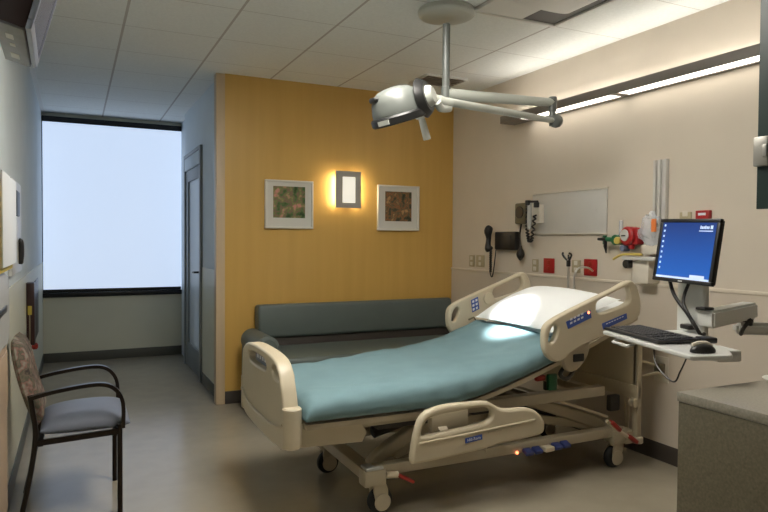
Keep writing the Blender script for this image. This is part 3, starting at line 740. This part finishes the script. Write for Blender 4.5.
# otoscope station
t = thing('otoscope_station', 'wall otoscope unit with white handle and black coiled cords left of the grey panel', 'medical instrument', (3.29, 4.18, 1.45))
obj('body', B(3.27, XW, 4.10, 4.24, 1.52, 1.665, bev=.008), 'plate_white', t)
obj('handle', cyl(new(), (3.255, 4.205, 1.47), (3.255, 4.205, 1.69), .018, 16), 'white_plastic', t)
bm = new(); cyl(bm, (3.25, 4.215, 1.66), (3.25, 4.215, 1.70), .026); cyl(bm, (3.255, 4.12, 1.64), (3.255, 4.12, 1.68), .022); tube(bm, [(3.25, 4.215, 1.69), (3.25, 4.10, 1.685)], .009, 8)
obj('head', bm, 'black', t)
bm = new(); pts = spline([(3.26, 4.235, 1.64), (3.25, 4.225, 1.48), (3.25, 4.20, 1.38), (3.25, 4.165, 1.40), (3.26, 4.145, 1.58)], 24)
tube(bm, [p + Vector((.011 * math.cos(i * 1.3), .012 * math.sin(i * 1.3), 0)) for i, p in enumerate(pts)], .007, 6)
obj('coil_cord', bm, 'black', t)
for o_, dy in (('wall_phone', -.105), ('pressure_gauge', -.09), ('otoscope_station', -.09)): bpy.data.objects[o_].location.y += dy
# grey panel
t = thing('wall_panel', 'large blank grey panel mounted on the cream wall above the bed', 'wall panel', (3.32, 3.755, 1.437))
obj('panel', B(3.312, XW, 3.355, 4.15, 1.437, 1.745, bev=.004), 'panel_grey', t)
bm = B(3.307, XW, 3.35, 4.155, 1.745, 1.757, bev=.002); box(bm, 3.307, XW, 3.35, 4.155, 1.430, 1.437, bev=.002)
obj('edge_strip', bm, 'plate_white', t)
bm = new()
for y in (3.45, 3.75, 4.05): cyl(bm, (3.313, y, 1.60), (3.309, y, 1.60), .006, 10)
obj('screw', bm, 'steel', t)
# electric plates
def outlet(m, y0, y1, z0, z1, label, group, red=False):
    t = thing('outlet_plate', label, 'wall socket', (3.325, (y0 + y1) / 2, z0), group)
    obj('cover', B(3.318, XW, y0, y1, z0, z1, bev=.003), m, t)
    yc, zc, bm = (y0 + y1) / 2, (z0 + z1) / 2, new()
    for dz in (-.025, .025): box(bm, 3.3155, 3.319, yc - .018, yc + .018, zc + dz - .016, zc + dz + .016, bev=.002)
    obj('socket', bm, 'red' if red else 'plate_white', t)
outlet('redwall', 3.895, 4.015, 1.130, 1.245, 'red wall socket left of the thin pole behind the bed', 'red wall sockets', True)
outlet('redwall', 3.445, 3.57, 1.133, 1.252, 'red wall socket behind the curved metal hose', 'red wall sockets', True)
outlet('beige_plate', 4.992, 5.072, 1.136, 1.243, 'narrow beige wall plate nearest the wood wall', 'beige wall plates')
outlet('beige_plate', 4.833, 4.957, 1.138, 1.246, 'wide beige wall plate under the left of the black phone', 'beige wall plates')
outlet('beige_plate', 4.085, 4.155, 1.132, 1.233, 'beige wall plate just left of the first red wall socket', 'beige wall plates')
outlet('beige_plate', 3.612, 3.695, 1.148, 1.24, 'beige wall plate between the two red wall sockets', 'beige wall plates')
outlet('beige_plate', 2.68, 2.76, 1.49, 1.56, 'beige wall plate behind the top edge of the monitor', 'beige wall plates')
outlet('plate_white', 2.82, 2.93, .50, .66, 'cream socket with a plugged cord below the keyboard tray', 'cream low socket')
t = thing('alarm_box', 'small red alarm box on the wall just above the monitor', 'alarm box', (3.315, 2.59, 1.49))
obj('body', B(3.30, XW, 2.545, 2.635, 1.475, 1.565, bev=.005), 'redwall', t)
obj('label', B(3.2985, 3.3005, 2.565, 2.615, 1.535, 1.55), 'white_ink', t, 'white label strip', smooth=False)
# vertical track
bm = new()
for a, b in ((2.85, 2.868), (2.895, 2.905), (2.93, 2.948)): box(bm, 3.30, XW, a, b, 1.30, 1.893, bev=.002)
box(bm, 3.318, XW, 2.868, 2.93, 1.30, 1.893)
solo('wall_track', bm, 'panel_grey', 'vertical grey double wall channel above the monitor', 'wall track')
# gas fittings
t = thing('oxygen_flowmeter', 'green and yellow oxygen fitting on the wall left of the red regulator', 'gas fitting', (3.28, 3.28, 1.33))
bm = new(); cyl(bm, (XW, 3.245, 1.39), (3.235, 3.245, 1.39), .035); cyl(bm, (3.25, 3.245, 1.39), (3.25, 3.335, 1.395), .016); tube(bm, [(3.25, 3.345, 1.36), (3.25, 3.345, 1.42)], .014)
obj('valve', bm, 'green', t)
bm = new(); tube(bm, [(3.245, 3.335, 1.41), (3.245, 3.335, 1.345), (3.245, 3.325, 1.30)], [.012, .012, .004]); tube(bm, [(3.245, 3.325, 1.395), (3.245, 3.40, 1.395)], [.016, .01])
obj('nozzle', bm, 'black', t)
obj('knob', cyl(new(), (3.24, 3.20, 1.385), (3.205, 3.195, 1.385), .024), 'yellow', t, 'yellow knob')
obj('flow_tube', cyl(new(), (3.27, 3.222, 1.40), (3.27, 3.222, 1.52), .013), 'bag', t, 'clear flow tube')
bpy.data.objects['oxygen_flowmeter'].location.y -= .045
t = thing('suction_regulator', 'round red suction regulator on the wall behind the monitor', 'medical gauge', (3.26, 3.10, 1.35))
bm = new(); cyl(bm, (3.30, 3.09, 1.415), (3.215, 3.10, 1.415), .062, 28); box(bm, 3.235, 3.30, 3.02, 3.09, 1.36, 1.47, bev=.012); cyl(bm, (XW, 3.09, 1.415), (3.295, 3.09, 1.415), .03); cyl(bm, (3.25, 3.08, 1.33), (3.25, 3.08, 1.37), .02)
obj('body', bm, 'redwall', t)
obj('dial', cyl(new(), (3.217, 3.105, 1.42), (3.208, 3.106, 1.42), .038, 24), 'white_plastic', t, 'pale dial')
bm = new(); box(bm, 3.2065, 3.2085, 3.085, 3.128, 1.413, 1.421); obj('needle', bm, 'black', t)
bm = new(); cyl(bm, (3.28, 3.135, 1.335), (3.22, 3.135, 1.335), .02)
obj('side_valve', bm, 'plate_blue', t, 'blue grey side valve')
bpy.data.objects['suction_regulator'].location.y -= .015
t = thing('wall_shelf', 'small white wall shelf with a beige canister box under the plastic bag', 'wall shelf', (3.27, 2.97, 1.12))
obj('shelf', B(3.19, XW, 2.83, 3.09, 1.262, 1.284, bev=.004), 'white_plastic', t)
obj('shelf_clamp', B(3.24, XW, 2.84, 2.98, 1.30, 1.36, bev=.008), 'plate_white', t)
obj('box', B(3.225, XW, 2.905, 3.035, 1.115, 1.262, bev=.008), 'plate_white', t, 'beige box')
obj('knob', cyl(new(), (3.25, 3.065, 1.235), (3.20, 3.07, 1.235), .028), 'black', t, 'black knob')
bm = new(); tube(bm, spline([(3.22, 3.19, 1.262), (3.215, 3.13, 1.288), (3.21, 3.06, 1.298), (3.22, 2.95, 1.297)], 6), .008, 10)
solo('yellow_tube', bm, 'yellow', 'pale yellow tube lying on the white wall shelf', 'tube')
# plastic bag: crumpled, open at the back towards the wall
bm = new(); g = bmesh.ops.create_icosphere(bm, subdivisions=4, radius=1.)
for v in bm.verts:
    d_ = v.co.copy(); f = 1 + .22 * noise.noise(d_ * 2.3) + .10 * noise.noise(d_ * 6)
    v.co = Vector((3.262 + .06 * max(-1, min(1, d_.x)) * f, 2.915 + .08 * d_.y * f * (1.15 if d_.z < 0 else .85), 1.455 + .105 * d_.z * f))
    v.co.x = min(v.co.x, XW - .002)
solo('plastic_bag', bm, 'bag', 'crumpled clear plastic bag hanging beside the red regulator', 'plastic bag', sharp=25)
bm = new()
box(bm, 3.17, 3.172, 2.90, 2.935, 1.455, 1.50)
bm2 = B(3.205, 3.215, 2.838, 2.872, 1.44, 1.52, bev=.003)
solo('hanging_tag', bm2, 'orange', 'small orange tag hanging left of the monitor top', 'tag'); bm.free()
# thin pole with a forked hook at the bed head, and a curved hose
t = thing('iv_pole', 'thin metal pole with black forked hooks standing at the bed head', 'pole', (3.14, 3.53, .45))
obj('shaft', cyl(new(), (3.14, 3.53, .45), (3.14, 3.53, 1.25), .009, 12), 'steel', t)
bm = new()
for s in (-1, 1): tube(bm, spline([(3.14, 3.53, 1.235), (3.13, 3.53 + s * .03, 1.262), (3.125, 3.53 + s * .045, 1.285), (3.115, 3.53 + s * .03, 1.295)], 4), .007, 8)
cyl(bm, (3.14, 3.53, 1.20), (3.14, 3.53, 1.245), .015); tube(bm, [(3.14, 3.53, 1.24), (3.14, 3.53, 1.285)], .007, 8)
obj('hook', bm, 'black', t, 'black forked hook')
obj('pole_clamp', B(3.11, 3.16, 3.505, 3.555, .66, .72, bev=.006), 'black', t)
bm = new(); tube(bm, spline([(3.31, 3.47, 1.17), (3.24, 3.45, 1.195), (3.16, 3.45, 1.19), (3.13, 3.46, 1.13), (3.135, 3.46, 1.00), (3.14, 3.45, .80), (3.16, 3.45, .55)], 7), .007, 10)
solo('curved_hose', bm, 'steel', 'curved silver hose running from the right red socket down behind the bed', 'hose')
t = thing('power_cord', 'pale power cords looping from the low cream socket to the bed', 'cord', (3.3, 2.88, .1))
for k, (dy, zz) in enumerate(((0, .60), (.03, .55))):
    obj('cable', tube(new(), spline([(3.305, 2.875 - dy, zz), (3.25, 2.89 - dy, zz + .015), (3.20, 2.95, zz + .02 - k * .05), (3.20, 3.02 + dy, .48), (3.22, 3.04 + dy, .30), (3.19, 3.02, .16), (3.13, 2.98, .20)], 7), .008, 8), 'cream', t)
obj('plug', B(3.28, 3.317, 2.84, 2.90, .555, .62, bev=.008), 'tan_gauge', t, 'dark plug')

# ------------------------------------------------------------------ computer workstation on a wall arm
ud = Vector((-.27, -.963, 0)).normalized(); nd = Vector((-.963, .27, 0)).normalized(); TZ = 1.0
T0 = Vector((2.03, 2.035, TZ))      # front left corner of the tray
def tp(u, v, z=0): return T0 + ud * u - nd * v + Vector((0, 0, z))
tm = Matrix((ud, -nd, Vector((0, 0, 1)))).transposed().to_4x4(); tm.translation = T0
W = thing('workstation_arm', 'grey wall mounted computer arm with white keyboard tray right of the bed', 'workstation', tuple(tp(.3, .15)))
bm = new(); plate(bm, [[(-.045, .015), (-.03, .11), (.0, .27), (.08, .29), (.46, .21), (.565, .145), (.582, .125), (.585, .11), (.575, -.005), (.565, -.016), (.30, -.014), (-.03, -.006)]], tm, -.009, .018, .006)
obj('keyboard_tray', bm, 'white_plastic', W)
bm = new(); tube(bm, [tp(.06, .03, -.02), tp(.06, -.01, -.035), tp(.17, -.01, -.035), tp(.17, .03, -.02)], .007, 8)
obj('tray_handle', bm, 'white_plastic', W)
bm = new(); box(bm, .30, .42, .20, .30, -.06, -.015, bev=.01, mx=tm)
obj('tray_bracket', bm, 'arm_grey', W)
CP = Vector((2.51, 2.02, 0))
cm = Matrix((ud, -nd, Vector((0, 0, 1)))).transposed().to_4x4(); cm.translation = CP
bm = new(); box(bm, -.085, .105, -.012, .02, .90, 1.24, bev=.012, seg=3, mx=cm); box(bm, -.06, .06, -.10, -.0, .92, .975, bev=.008, mx=cm)
obj('column', bm, 'arm_grey', W)
bm = new(); box(bm, -.04, .04, -.028, .012, 1.20, 1.37, bev=.006, mx=cm)
obj('monitor_mount', bm, 'black', W)
s0, s1 = Vector((2.46, 1.905, 1.045)), Vector((2.87, 1.985, 1.062))
bm = new(); flatbar(bm, [s0, s0.lerp(s1, .08), s0.lerp(s1, .95), s1], .075, .078, Vector((0, 0, 1)))
bmesh.ops.bevel(bm, geom=list(bm.edges), offset=.01, segments=2, affect='EDGES')
obj('spring_arm', bm, 'arm_grey', W)
bm = new(); box(bm, -.005, .06, -.05, .03, .99, 1.012, bev=.006, mx=cm); cyl(bm, (2.85, 1.98, .985), (2.85, 1.98, 1.03), .024); box(bm, 2.44, 2.50, 1.89, 1.94, 1.085, 1.098, bev=.005)
obj('arm_joint', bm, 'black', W, 'black joint')
e0, e1 = Vector((2.80, 2.01, .978)), Vector((3.29, 1.72, .970))
bm = new(); flatbar(bm, [e0, e0.lerp(e1, .08), e1], .058, .075, Vector((0, 0, 1)))
bmesh.ops.bevel(bm, geom=list(bm.edges), offset=.018, segments=3, affect='EDGES')
obj('extension_arm', bm, 'arm_grey', W)
obj('wall_mount', B(3.27, XW, 1.64, 1.78, .80, 1.10, bev=.01), 'arm_grey', W)
bm = new(); tube(bm, spline([tuple(Vector((2.455, 2.09, 1.21))), (2.43, 2.04, 1.14), (2.42, 1.965, 1.07), (2.41, 1.915, 1.02), (2.43, 1.895, .975), (2.45, 1.90, .985)], 6), .0085, 8)
tube(bm, spline([(2.455, 1.985, 1.20), (2.42, 1.985, 1.12), (2.41, 1.945, 1.06), (2.415, 1.92, 1.01)], 6), .007, 8)
tube(bm, spline([(2.80, 1.93, 1.03), (2.78, 1.95, .985), (2.81, 1.985, .95)], 5), .009, 8)
obj('arm_cable', bm, 'black', W, 'black cables')
obj('mouse_cable', tube(new(), spline([tuple(tp(.30, .02, -.018)), tuple(tp(.35, 0, -.075)), tuple(tp(.45, 0, -.115)), tuple(tp(.49, 0, -.07)), tuple(tp(.51, .01, -.018))], 6), .003, 6), 'black', W, 'dark hanging cable')
# monitor
mc = Vector((2.40, 1.967, 1.342)); az, ti = math.radians(173), math.radians(8.1)
n_ = Vector((math.cos(az) * math.cos(ti), math.sin(az) * math.cos(ti), math.sin(ti))); rt = Vector((0, 0, 1)).cross(n_).normalized(); up = n_.cross(rt)
ro = -.025; rt, up = rt * math.cos(ro) + up * math.sin(ro), up * math.cos(ro) - rt * math.sin(ro)
mm = Matrix((rt, up, n_)).transposed().to_4x4(); mm.translation = mc
MW, MH = .340, .283
t = thing('computer_monitor', 'flat computer monitor with a bright blue desktop in a black frame', 'monitor', tuple(mc - up * MH / 2))
bm = new(); f = .017
for a in ((-MW / 2, MW / 2, -MH / 2, -MH / 2 + f), (-MW / 2, MW / 2, MH / 2 - f, MH / 2), (-MW / 2, -MW / 2 + f, -MH / 2 + f, MH / 2 - f), (MW / 2 - f, MW / 2, -MH / 2 + f, MH / 2 - f)):
    box(bm, a[0], a[1], a[2], a[3], -.02, .0, bev=.003, mx=mm)
obj('bezel', bm, 'black', t)
bm = new(); box(bm, -MW / 2 + .004, MW / 2 - .004, -MH / 2 + .004, MH / 2 - .004, -.032, -.012, bev=.006, mx=mm); box(bm, -.08, .08, -.08, .06, -.052, -.03, bev=.01, mx=mm)
obj('back_case', bm, 'black', t)
sw, sh = MW / 2 - f, MH / 2 - f
obj('screen', box(new(), -sw, sw, -sh, sh, -.011, -.004, mx=mm), 'screen', t, 'lit blue screen', smooth=False)
bm = new(); box(bm, -sw, sw, -sh, -sh + .009, -.004, -.0034, mx=mm); box(bm, .045, .125, -sh + .009, -sh + .022, -.004, -.0034, mx=mm)
obj('taskbar', bm, 'taskbar', t, 'pale taskbar', smooth=False)
bm = new()
for k in range(9): box(bm, -sw + .009, -sw + .018, sh - .018 - k * .024, sh - .009 - k * .024, -.004, -.0034, mx=mm)
obj('icon', bm, 'screen_icon', t, 'pale desktop icons', smooth=False)
bm = new(); box(bm, .062, .136, sh - .038, sh - .034, -.004, -.0034, mx=mm)
for k in range(6): box(bm, .066 + k * .0085, .072 + k * .0085, sh - .027, sh - .016 + (k % 3 == 0) * .003, -.004, -.0034, mx=mm)
box(bm, .121, .134, sh - .027, sh - .012, -.004, -.0034, mx=mm)
obj('desktop_logo', bm, 'screen_icon', t, 'pale desktop logo', smooth=False)
obj('bezel_badge', box(new(), -.012, .012, -MH / 2 + .005, -MH / 2 + .011, .0, .0006, mx=mm), 'grey_cap', t, 'grey badge', smooth=False)
# keyboard
t = thing('keyboard', 'black computer keyboard on the white tray below the monitor', 'keyboard', tuple(tp(.26, .09)))
km = tm @ Matrix.Translation((.0, .0, .002)) @ Matrix.Rotation(math.radians(2), 4, 'X') @ Matrix.Translation((-.03, 0, 0)) @ Matrix.Diagonal((.76, .95, .72, 1))
bm = new(); plate(bm, [closed([(.005, .012), (.005, .17), (.03, .185), (.26, .188), (.49, .185), (.505, .165), (.50, .02), (.48, .006), (.26, .004), (.03, .004)], 3)], km, .009, .018, .005)
obj('case', bm, 'black', t)
bm = new()
for r in range(6):
    c = 0
    while c < 22:
        x = .022 + c * .0212
        wd = 1
        if r == 0 and 4 <= c <= 9: wd = 6 if c == 4 else 0
        if c not in (15, 18) and wd: box(bm, x, x + .018 * wd + .0032 * (wd - 1), .022 + r * .0245, .041 + r * .0245, .016, .0235, bev=.0015, seg=1, mx=km)
        c += max(1, wd)
obj('keys', bm, 'key', t)['kind'] = 'stuff'
# mouse
t = thing('mouse', 'black and silver computer mouse on the right of the keyboard tray', 'mouse', tuple(tp(.555, .08, .0)))
bm = new(); bmesh.ops.create_icosphere(bm, subdivisions=3, radius=1.)
for v in bm.verts:
    z = max(v.co.z, -.15); v.co = tm @ Vector((.522 + .026 * v.co.x, .062 + .047 * v.co.y, .005 + .026 * z))
obj('body', bm, 'black', t)
bm = new(); tube(bm, spline([tuple(tp(.514, .025, .023)), tuple(tp(.517, .045, .031)), tuple(tp(.520, .072, .032)), tuple(tp(.522, .095, .022))], 4), .008, 8)
obj('top_strip', bm, 'plate_white', t, 'silver top strip')
# small device behind the keyboard
t = thing('barcode_scanner', 'small white and black device lying behind the keyboard', 'scanner', tuple(tp(.30, .23)))
bm = new(); box(bm, .19, .315, .20, .255, .001, .017, bev=.006, mx=tm); obj('body', bm, 'white_plastic', t)
bm = new(); box(bm, .30, .36, .19, .245, .001, .023, bev=.006, mx=tm); obj('head', bm, 'black', t, 'black head')

# ------------------------------------------------------------------ counter and cabinet on the right
t = thing('counter', 'speckled stone counter end in the right foreground', 'counter', (2.5, 1.1, 0))
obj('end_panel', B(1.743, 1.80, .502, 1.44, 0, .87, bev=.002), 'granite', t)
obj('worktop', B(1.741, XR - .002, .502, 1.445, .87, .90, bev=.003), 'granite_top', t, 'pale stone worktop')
obj('cabinet_body', B(1.80, XR - .002, .52, 1.42, 0, .87), 'cab_beige', t, smooth=False)
solo('dish', lathe(new(), [(0, 0), (.05, 0), (.075, .012), (.082, .018), (.072, .015), (.05, .006), (0, .005)], 32, Matrix.Translation((2.175, 1.355, .9005))), 'dish', 'round white dish on the stone counter', 'dish')
t = thing('upper_cabinet', 'dark green upper cabinet edge hanging over the stone counter', 'cabinet', (2.6, 1.15, 1.50))
obj('body', B(2.14, XR - .002, .86, 1.42, 1.49, 2.735), 'cab_green', t, smooth=False)
dr = obj('door', B(2.118, 2.138, .86, 1.45, 1.495, 2.70, bev=.002), 'cab_green', t)
bm = B(2.098, 2.12, 1.40, 1.452, 1.64, 1.74, bev=.004); box(bm, 2.092, 2.10, 1.40, 1.415, 1.67, 1.71, bev=.002)
obj('latch', bm, 'alu', dr, 'silver latch')
struct('wall_alcove', B(1.60, XR, .42, .498, 0, H), 'wall_cream', smooth=False)

# ------------------------------------------------------------------ television at the top left
tv = Matrix.Translation((-.106, 2.06, 1.958)) @ Matrix.Rotation(math.radians(1.0), 4, 'Z') @ Matrix.Rotation(math.radians(15), 4, 'Y')
t = thing('television', 'television on a wall bracket high at the upper left', 'television', (-.18, 2.25, 1.95))
bm = new(); f = .022
for a in ((0, .46, 0, .03), (0, .46, .38, .40), (0, f, .03, .38), (.46 - f, .46, .03, .38)): box(bm, -.016, .0, a[0], a[1], a[2], a[3], bev=.003, mx=tv)
obj('bezel', bm, 'tv_silver', t)
obj('screen', box(new(), -.02, -.004, f, (.46 - f), .03, .38, mx=tv), 'tv_screen', t, 'switched off screen', smooth=False)
obj('back_case', box(new(), -.10, -.014, .004, .456, .0, .396, bev=.012, mx=tv), 'tv_dark', t, 'dark back case')
bm = new(); box(bm, -.095, -.018, .012, .45, -.006, .004, bev=.003, mx=tv); obj('bottom_panel', bm, 'tv_grey', t, 'grey bottom panel')
bm = new()
for a in ((.10, .15, -.07, -.05), (.20, .23, -.065, -.05), (.32, .38, -.07, -.045)): box(bm, a[2], a[3], a[0], a[1], -.0075, -.0055, mx=tv)
obj('sticker', bm, 'sconce_grey', t, 'pale stickers', smooth=False)
bm = new(); box(bm, XL + .001, XL + .02, 2.15, 2.37, 2.05, 2.30, bev=.004); tube(bm, [(XL + .01, 2.26, 2.18), (-.21, 2.26, 2.14), (-.17, 2.26, 2.13)], .022)
obj('bracket', bm, 'black_metal', t, 'black wall bracket')

# ------------------------------------------------------------------ things on the left wall
XK = XL + .001
t = thing('glove_box_holder', 'white wall box with yellow end high on the left wall', 'wall box', (-.26, 2.5, 1.27))
bm = B(-.205, -.195, 2.26, 2.76, 1.285, 1.585, bev=.003); box(bm, XK, -.205, 2.75, 2.76, 1.285, 1.585)
obj('front', bm, 'box_white', t)
obj('yellow_pack', B(XK + .004, -.207, 1.95, 2.748, 1.265, 1.57, bev=.004), 'paper_yellow', t, 'yellow pack')
t = thing('chart_holder', 'narrow grey wall panel with dark slots behind the white box', 'wall panel', (-.31, 4.4, 1.17))
obj('panel', B(XK, -.30, 3.95, 4.62, 1.17, 1.70, bev=.004), 'panel_grey', t)
obj('slot', B(-.301, -.285, 4.05, 4.30, 1.50, 1.64, bev=.004), 'black', t, 'dark slot')
bm = new(); tube(bm, spline([(-.30, 4.40, 1.36), (-.288, 4.40, 1.35), (-.286, 4.40, 1.28), (-.292, 4.40, 1.22)], 5), [.010] + [.015] * 14 + [.010], 10)
obj('hook', bm, 'black', t, 'black hook')
t = thing('towel_dispenser', 'grey round-topped dispenser low on the left wall behind the chair', 'dispenser', (-.28, 2.7, .95))
bm = new(); plate(bm, [closed([(2.35, .98), (2.35, 1.20), (2.42, 1.245), (2.64, 1.26), (2.84, 1.245), (2.92, 1.20), (2.92, .98), (2.64, .972)], 4)], 'X', -.275, .084, .015)
obj('cover', bm, 'dispenser', t)
obj('slot', B(-.236, -.230, 2.45, 2.80, 1.10, 1.125, bev=.002), 'black', t, 'dark slot')
t = thing('wall_bin_cabinet', 'beige laminate wall cabinet beneath the grey dispenser', 'cabinet', (-.28, 2.6, .3))
obj('body', B(XK, -.245, 2.1, 2.95, .30, .965, bev=.004), 'cab_beige', t)
obj('flap', B(-.245, -.238, 2.15, 2.90, .72, .94, bev=.004), 'cab_beige', t)
t = thing('wall_box', 'dark maroon narrow wall box with a yellow tag above the chair', 'wall box', (-.30, 5.35, .60))
bm = B(XK, -.263, 5.28, 5.42, .60, 1.05, bev=.006)
obj('case', bm, 'maroon', t)
obj('tag', B(-.306, -.280, 5.275, 5.2815, .82, .885, bev=.002), 'paper_yellow', t, 'yellow tag')
obj('pull_cord', B(-.295, -.291, 5.276, 5.2812, .62, .82), 'beige_plate', t, 'pale pull strip')
bm = B(XK, -.308, 6.34, 6.86, .49, 1.0, bev=.004)
solo('wall_frame', bm, 'black', 'narrow dark wall frame between the maroon box and the window', 'wall frame')
bm = new(); lathe(bm, [(0, 0), (.02, 0), (.028, .01), (.028, .035), (.015, .045), (0, .045)], 16, frame_to((XL + .005, 5.9, .50), (1, 0, 0)))
solo('wall_button', bm, 'red', 'tiny red knob on the left wall behind the chair back', 'knob')

# ------------------------------------------------------------------ visitor chair
C = thing('visitor_chair', 'armchair with leaf patterned back and blue grey seat by the left wall', 'chair', (0, 3.70, 0))
y0, y1 = 3.456, 3.94
bm = new(); N = 24; g = []
for i in range(N + 1):
    u = .5 - .5 * math.cos(PI * i / N); x = -.155 + .405 * u; row = []
    for j in range(N + 1):
        v = -math.cos(PI * j / N); yy = 3.70 + .225 * v
        e = (max(0, 1 - abs(2 * u - 1) ** 4) * max(0, 1 - abs(v) ** 4)) ** .4
        row.append((x, yy, .445 + .048 * e + .012 * u * e + .012 * math.sin(PI * u) * e, .445 - .035 * e))
    g.append(row)
for k in (2, 3):
    G = [[bm.verts.new((p[0], p[1], p[k])) for p in r] for r in g]
    for i in range(N):
        for j in range(N):
            f = (G[i][j], G[i + 1][j], G[i + 1][j + 1], G[i][j + 1]); bm.faces.new(f if k == 2 else f[::-1])
bmesh.ops.remove_doubles(bm, verts=bm.verts, dist=.0005)
obj('seat', bm, 'chair_seat', C, sharp=70)
# backrest: a curved padded panel leaning back
bm = new(); G = {}
for s in (0, 1):
    G[s] = []
    for i in range(N + 1):
        u = i / N; row = []
        zc = .475 + .405 * u; xc = -.165 - .10 * u - .012 * math.sin(PI * u)
        for j in range(N + 1):
            v = -1 + 2 * j / N
            wdt = .215 * (1 - .10 * max(0, (u - .75) / .25) ** 2)
            e = (max(0, 1 - abs(2 * u - 1) ** 6) * max(0, 1 - abs(v) ** 6)) ** .5
            dx = (.058 if s else -.018) * e - .012 * (1 - v * v)
            row.append(bm.verts.new((xc + dx, 3.70 + wdt * v, zc)))
        G[s].append(row)
    for i in range(N):
        for j in range(N):
            f = (G[s][i][j], G[s][i][j + 1], G[s][i + 1][j + 1], G[s][i + 1][j]); bm.faces.new(f if s else f[::-1])
bmesh.ops.remove_doubles(bm, verts=bm.verts, dist=.0005)
obj('backrest', bm, 'chair_back', C, 'leaf patterned backrest', sharp=70)
for y in (y0, y1):
    s = 1 if y > 3.7 else -1
    obj('leg', tube(new(), [(.20, y, 0), (.20, y, .45)], .0125, 12), 'bronze', C)
    obj('leg', tube(new(), spline([(-.245, y, 0), (-.20, y, .22), (-.172, y, .43), (-.185, y - s * .005, .56), (-.195, y - s * .01, .63)], 5), .0125, 12), 'bronze', C)
    bm = new(); flatbar(bm, spline([(-.195, y, .618), (-.08, y, .642), (.06, y, .658), (.14, y, .652), (.19, y, .615), (.215, y, .55), (.215, y, .43)], 6), .032, .018)
    obj('arm', bm, 'bronze', C)
bm = new()
for y in (y0, y1): flatbar(bm, [(-.175, y, .40), (.21, y, .415)], .02, .026)
for x, z in ((-.15, .395), (.18, .405)): flatbar(bm, [(x, y0, z), (x, y1, z)], .02, .026, Vector((1, 0, 0)))
obj('seat_frame', bm, 'bronze', C)

# ------------------------------------------------------------------ light
def spot(name, loc, tgt, e, col, size, blend, rad):
    l = bpy.data.lights.new(name, 'SPOT'); l.energy = e; l.color = col; l.spot_size = math.radians(size); l.spot_blend = blend; l.shadow_soft_size = rad
    o = bpy.data.objects.new(name, l); COL.objects.link(o); o.location = loc
    o.rotation_euler = (Vector(tgt) - Vector(loc)).to_track_quat('-Z', 'Y').to_euler(); return o
spot('exam_beam', LC + LD * .02, (2.45, 3.23, .86), 560, (1, .98, .95), 18, 1., .03)
l = bpy.data.lights.new('wall_light_uplight', 'AREA'); l.shape = 'RECTANGLE'; l.size = 2.7; l.size_y = .02; l.spread = math.radians(180); l.energy = 6; l.color = (1, .95, .87)
o = bpy.data.objects.new('wall_light_uplight', l); COL.objects.link(o); o.location = (3.225, 3.02, 2.397)
o.rotation_euler = Matrix((Vector((0, 1, 0)), Vector((.643, 0, .766)), Vector((.766, 0, -.643)))).transposed().to_euler()
w = bpy.data.worlds.new('world'); S.world = w; w.use_nodes = True
w.node_tree.nodes['Background'].inputs[0].default_value = (.6, .75, 1, 1); w.node_tree.nodes['Background'].inputs[1].default_value = .8

# ------------------------------------------------------------------ camera
f, yaw, pitch, roll, h = 644.21, .4479, -.0256, .0070, 1.3816
fw = Vector((math.sin(yaw) * math.cos(pitch), math.cos(yaw) * math.cos(pitch), math.sin(pitch)))
r0 = Vector((math.cos(yaw), -math.sin(yaw), 0)); u0 = r0.cross(fw)
r2 = r0 * math.cos(roll) + u0 * math.sin(roll); u2 = -r0 * math.sin(roll) + u0 * math.cos(roll)
cd = bpy.data.cameras.new('camera'); cam = bpy.data.objects.new('camera', cd); COL.objects.link(cam)
cd.sensor_fit = 'HORIZONTAL'; cd.sensor_width = 36; cd.lens = 36 * f / 768; cd.clip_start = .02
mt = Matrix((r2, u2, -fw)).transposed().to_4x4(); mt.translation = Vector((0, 0, h)); cam.matrix_world = mt
S.camera = cam
vs = S.view_settings; S.display_settings.display_device = 'sRGB'
vs.view_transform = 'Standard'; vs.look = 'None'; vs.exposure = .55; vs.gamma = 1.; vs.use_curve_mapping = False
